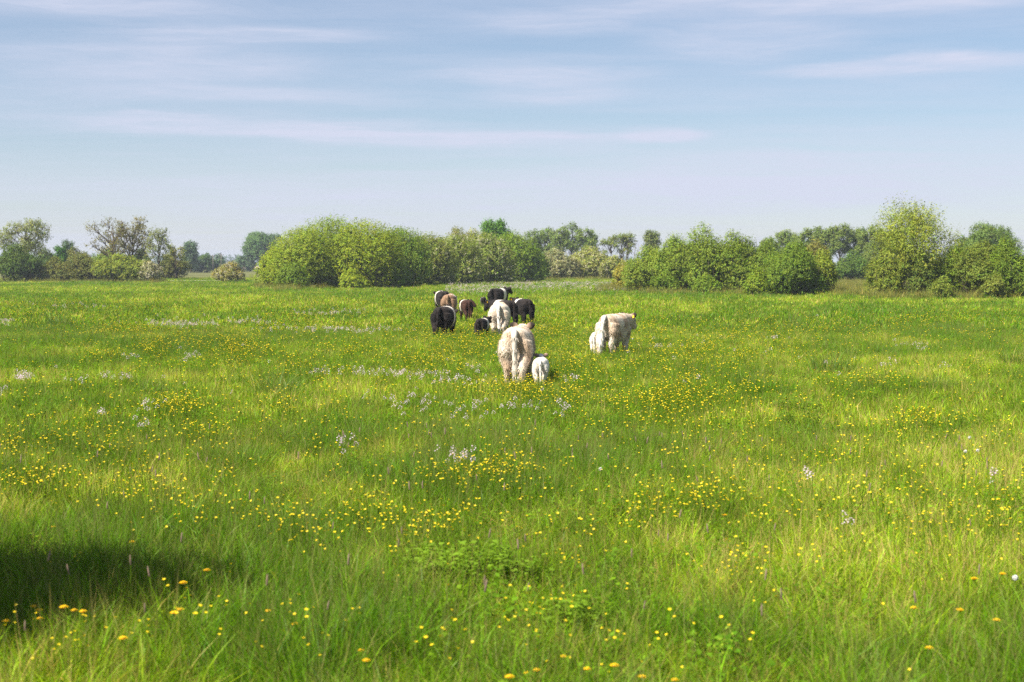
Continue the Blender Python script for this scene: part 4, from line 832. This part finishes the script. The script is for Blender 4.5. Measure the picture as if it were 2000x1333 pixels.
for (x, y) in nearl: put(cuc, 'cuc', x, y, None, random.uniform(.9, 1.25))
proto_collection('cuckoo_plants', [lilac_head(9).mesh('cuckoo_far', M_LIL, False) for j in range(3)])
# white strip in front of the pale bushes
wx, wy = [], []
for i in range(1500):
    uu = random.uniform(870, 1225); vv = random.gauss(556 - (uu - 1040) * .008, 5) + (4 if uu < 1000 else 0)
    if not 546 < vv < 574: continue
    x, y = px(uu, vv, .5)
    if y < 260: wx.append(x); wy.append(y)
pts = np.concatenate([np.stack([restl[:, 0], restl[:, 1], hgt(restl[:, 0], restl[:, 1]) + .38 * np.ones(len(restl))], 1), np.stack([wx, wy, hgt(wx, wy) + .42], 1)])
n = len(pts); s = np.clip(.9 + pts[:, 1] / 75, 1, 3.6) * (.8 + .4 * rng.random(n)); s[len(restl):] *= .75
scatter('cuckoo_flower_drifts', 'cuckoo_plants', pts, np.stack([np.zeros(n), np.zeros(n), rng.random(n) * 6.28], 1), np.stack([s, s, np.minimum(s, 2)], 1), np.full(n, .5), 'drifts of pale cuckoo flowers out in the meadow', 'flowers', 3)
# foxtail seed heads
fh, ff = tube([(0, 0, 0), (0, 0, .008), (0, 0, .04), (0, 0, .065), (0, 0, .075)], [.002, .0055, .006, .004, .001], 6)
fox = flower_thing('foxtail_grass', 'brownish foxtail seed spike above the long grass', 'grass', 'foxtail spikes in the long grass', [mesh_from('foxtail_head', fh, ff, M_FOX)], [(0, 0, .50)], [MB().add(tube(wobble((0, 0, -.03), (0, 0, .505), 5, .012), [.0022] * 5, 4)).mesh('foxtail_stem', M_STEM)], 'seed_head')
xs, ys = wedge(120, 8.5, 19, .5, .37)
for x, y in zip(xs, ys):
    o = put(fox, 'fox', x, y, None, random.uniform(.85, 1.2)); o.rotation_euler = (random.uniform(-.2, .2), random.uniform(-.2, .2), random.random() * 6.28)
# tussocks and leafy weeds
TUS = [(lambda b: mesh_from('tussock', b[0], b[1], M_HERB, True, b[2]))(blades(420, .42, .30, .72, .011, 3, (.11, .20, .015), .6, .05, 1.2)) for i in range(3)]
for (u, v, s, lab) in ((1622, 735, 1.25, 'tall dark green grass tussock among buttercups past the lone white cow'), (1365, 905, .95, 'dense fresh green tussock in the open sunny grass below the buttercup drift'), (455, 925, .85, 'dark coarse tussock beside the leafy weed patch near the pale grass'), (1990, 715, 1.2, None), (540, 775, 1.1, None), (115, 640, 1.4, None), (1160, 665, .8, None), (1700, 775, .9, None), (1495, 745, .8, None), (860, 850, .8, None), (1045, 665, .9, None), (1550, 640, 1.2, None), (700, 800, .7, None), (300, 775, .8, None), (1830, 770, .8, None)):
    x, y = px(u, v, .05); o = link('grass_tussock', random.choice(TUS), None, (x, y, float(hgt(x, y)) - .02)); o.scale = (s, s, s * random.uniform(.85, 1.05)); o.rotation_euler[2] = random.random() * 6
    tag(o, lab or 'small dark green tussock rising from the lighter meadow grass', 'tussock', 'grass tussocks in the meadow')
def weed_mesh(nst, h, leaf, col):
    Vs, Cs = [], []
    for i in range(nst):
        a = random.random() * 6.28; q = random.random() ** .5 * h * .55; hh = h * random.uniform(.6, 1.0); bx_, by_ = math.cos(a) * q, math.sin(a) * q
        for k in range(9):
            t = .25 + .75 * (k + .5) / 9; b = k * 2.4 + a; p = np.array([bx_, by_, hh * t]); d = np.array([math.cos(b), math.sin(b), random.uniform(-.1, .5)]); d /= np.linalg.norm(d); sd = np.array([-math.sin(b), math.cos(b), random.uniform(-.3, .3)])
            L_ = leaf * random.uniform(.7, 1.25); Vs.append([p, p + d * L_ * .45 + sd * L_ * .27, p + d * L_ + np.array([0, 0, -L_ * .25]), p + d * L_ * .45 - sd * L_ * .27]); Cs += [np.array(col) * random.uniform(.7, 1.3)] * 4
    V = np.array(Vs).reshape(-1, 3); return mesh_from('weed_leaves', V, np.arange(len(V)).reshape(-1, 4), M_HERB, False, np.array(Cs))
WD = [weed_mesh(16, .40, .065, (.16, .27, .015)) for i in range(4)]
WDk = [weed_mesh(13, .36, .062, (.125, .225, .018)) for i in range(3)]
WST = MB()
for i in range(7):
    a = i * .9; WST.add(tube(wobble((math.cos(a) * .05, math.sin(a) * .05, -.03), (math.cos(a) * .16, math.sin(a) * .16, .30), 4, .01), [.004] * 4, 4))
WST = WST.mesh('weed_stems', M_STEM)
def weeds(u, v, ru, rv, n, mats, lab, grp, s0=1.0):
    for i in range(n):
        x, y = px(u + random.uniform(-1, 1) * ru, v + random.uniform(-1, 1) * rv, .3); r = empty('leafy_weed', (x, y, float(hgt(x, y))), random.random() * 6.28, s0 * random.uniform(.8, 1.15)); tag(r, lab, 'weed', grp)
        link('leaves', random.choice(mats), r); link('stems', WST, r)
weeds(900, 1092, 90, 18, 13, WD, 'bright broad-leaved weed in the large leafy patch of the long grass', 'large leafy weed patch', 1.0)
weeds(1010, 1098, 60, 14, 6, WD, 'bright broad-leaved weed in the large leafy patch of the long grass', 'large leafy weed patch', .9)
weeds(1120, 1185, 60, 16, 7, WD, 'leafy weed in the small patch set apart from the large leafy patch', 'small leafy weed patch', .85)
weeds(570, 930, 45, 16, 8, WDk, 'dark leafy weed beside the coarse dark tussock', 'dark weed patch by the tussock', .9)
weeds(1190, 885, 50, 18, 7, WDk, 'dark leafy weed around the white seed clock', 'dark weed patch by the seed clock', .85)
weeds(1570, 790, 45, 14, 8, WDk, 'dark leafy weed clump in the flowery sward past the lone cow', 'dark weed clumps in the flowery sward', 1.1)
weeds(1900, 820, 60, 25, 7, WDk, 'dark leafy weed clump in the flowery sward past the lone cow', 'dark weed clumps in the flowery sward', 1.0)
weeds(1720, 760, 30, 10, 5, WD, 'leafy weed under the dense yellow buttercup patch', 'weeds under the buttercup patch', .9)
weeds(90, 790, 70, 20, 8, WDk, 'dark leafy weed near the lilac flower clump', 'weeds by the lilac clump', 1.0)
weeds(1540, 838, 60, 14, 6, WDk, 'dark leafy weed clump in the flowery sward past the lone cow', 'dark weed clumps in the flowery sward', .8)

# ------------------------------------------------------------------ haze
HAZE = 0.00028
if HAZE > 0:
    m, N, L, out = new_mat('thin_haze')
    pv = N.new('ShaderNodeVolumePrincipled'); pv.inputs['Color'].default_value = (.80, .88, 1.0, 1); pv.inputs['Density'].default_value = HAZE; pv.inputs['Anisotropy'].default_value = 0.2
    L.new(pv.outputs[0], out.inputs['Volume'])
    hx0, hy0, hy1 = 9000, -9000, 9000
    V = [(sx, sy, sz) for sz in (-1.6, 19.0) for sx, sy in ((-hx0, hy0), (hx0, hy0), (hx0, hy1), (-hx0, hy1))]
    tag(link('haze', mesh_from('haze', V, [(3, 2, 1, 0), (4, 5, 6, 7), (0, 1, 5, 4), (1, 2, 6, 5), (2, 3, 7, 6), (3, 0, 4, 7)], m, False)), 'thin pale summer haze over the whole meadow', 'haze', None, 'stuff')
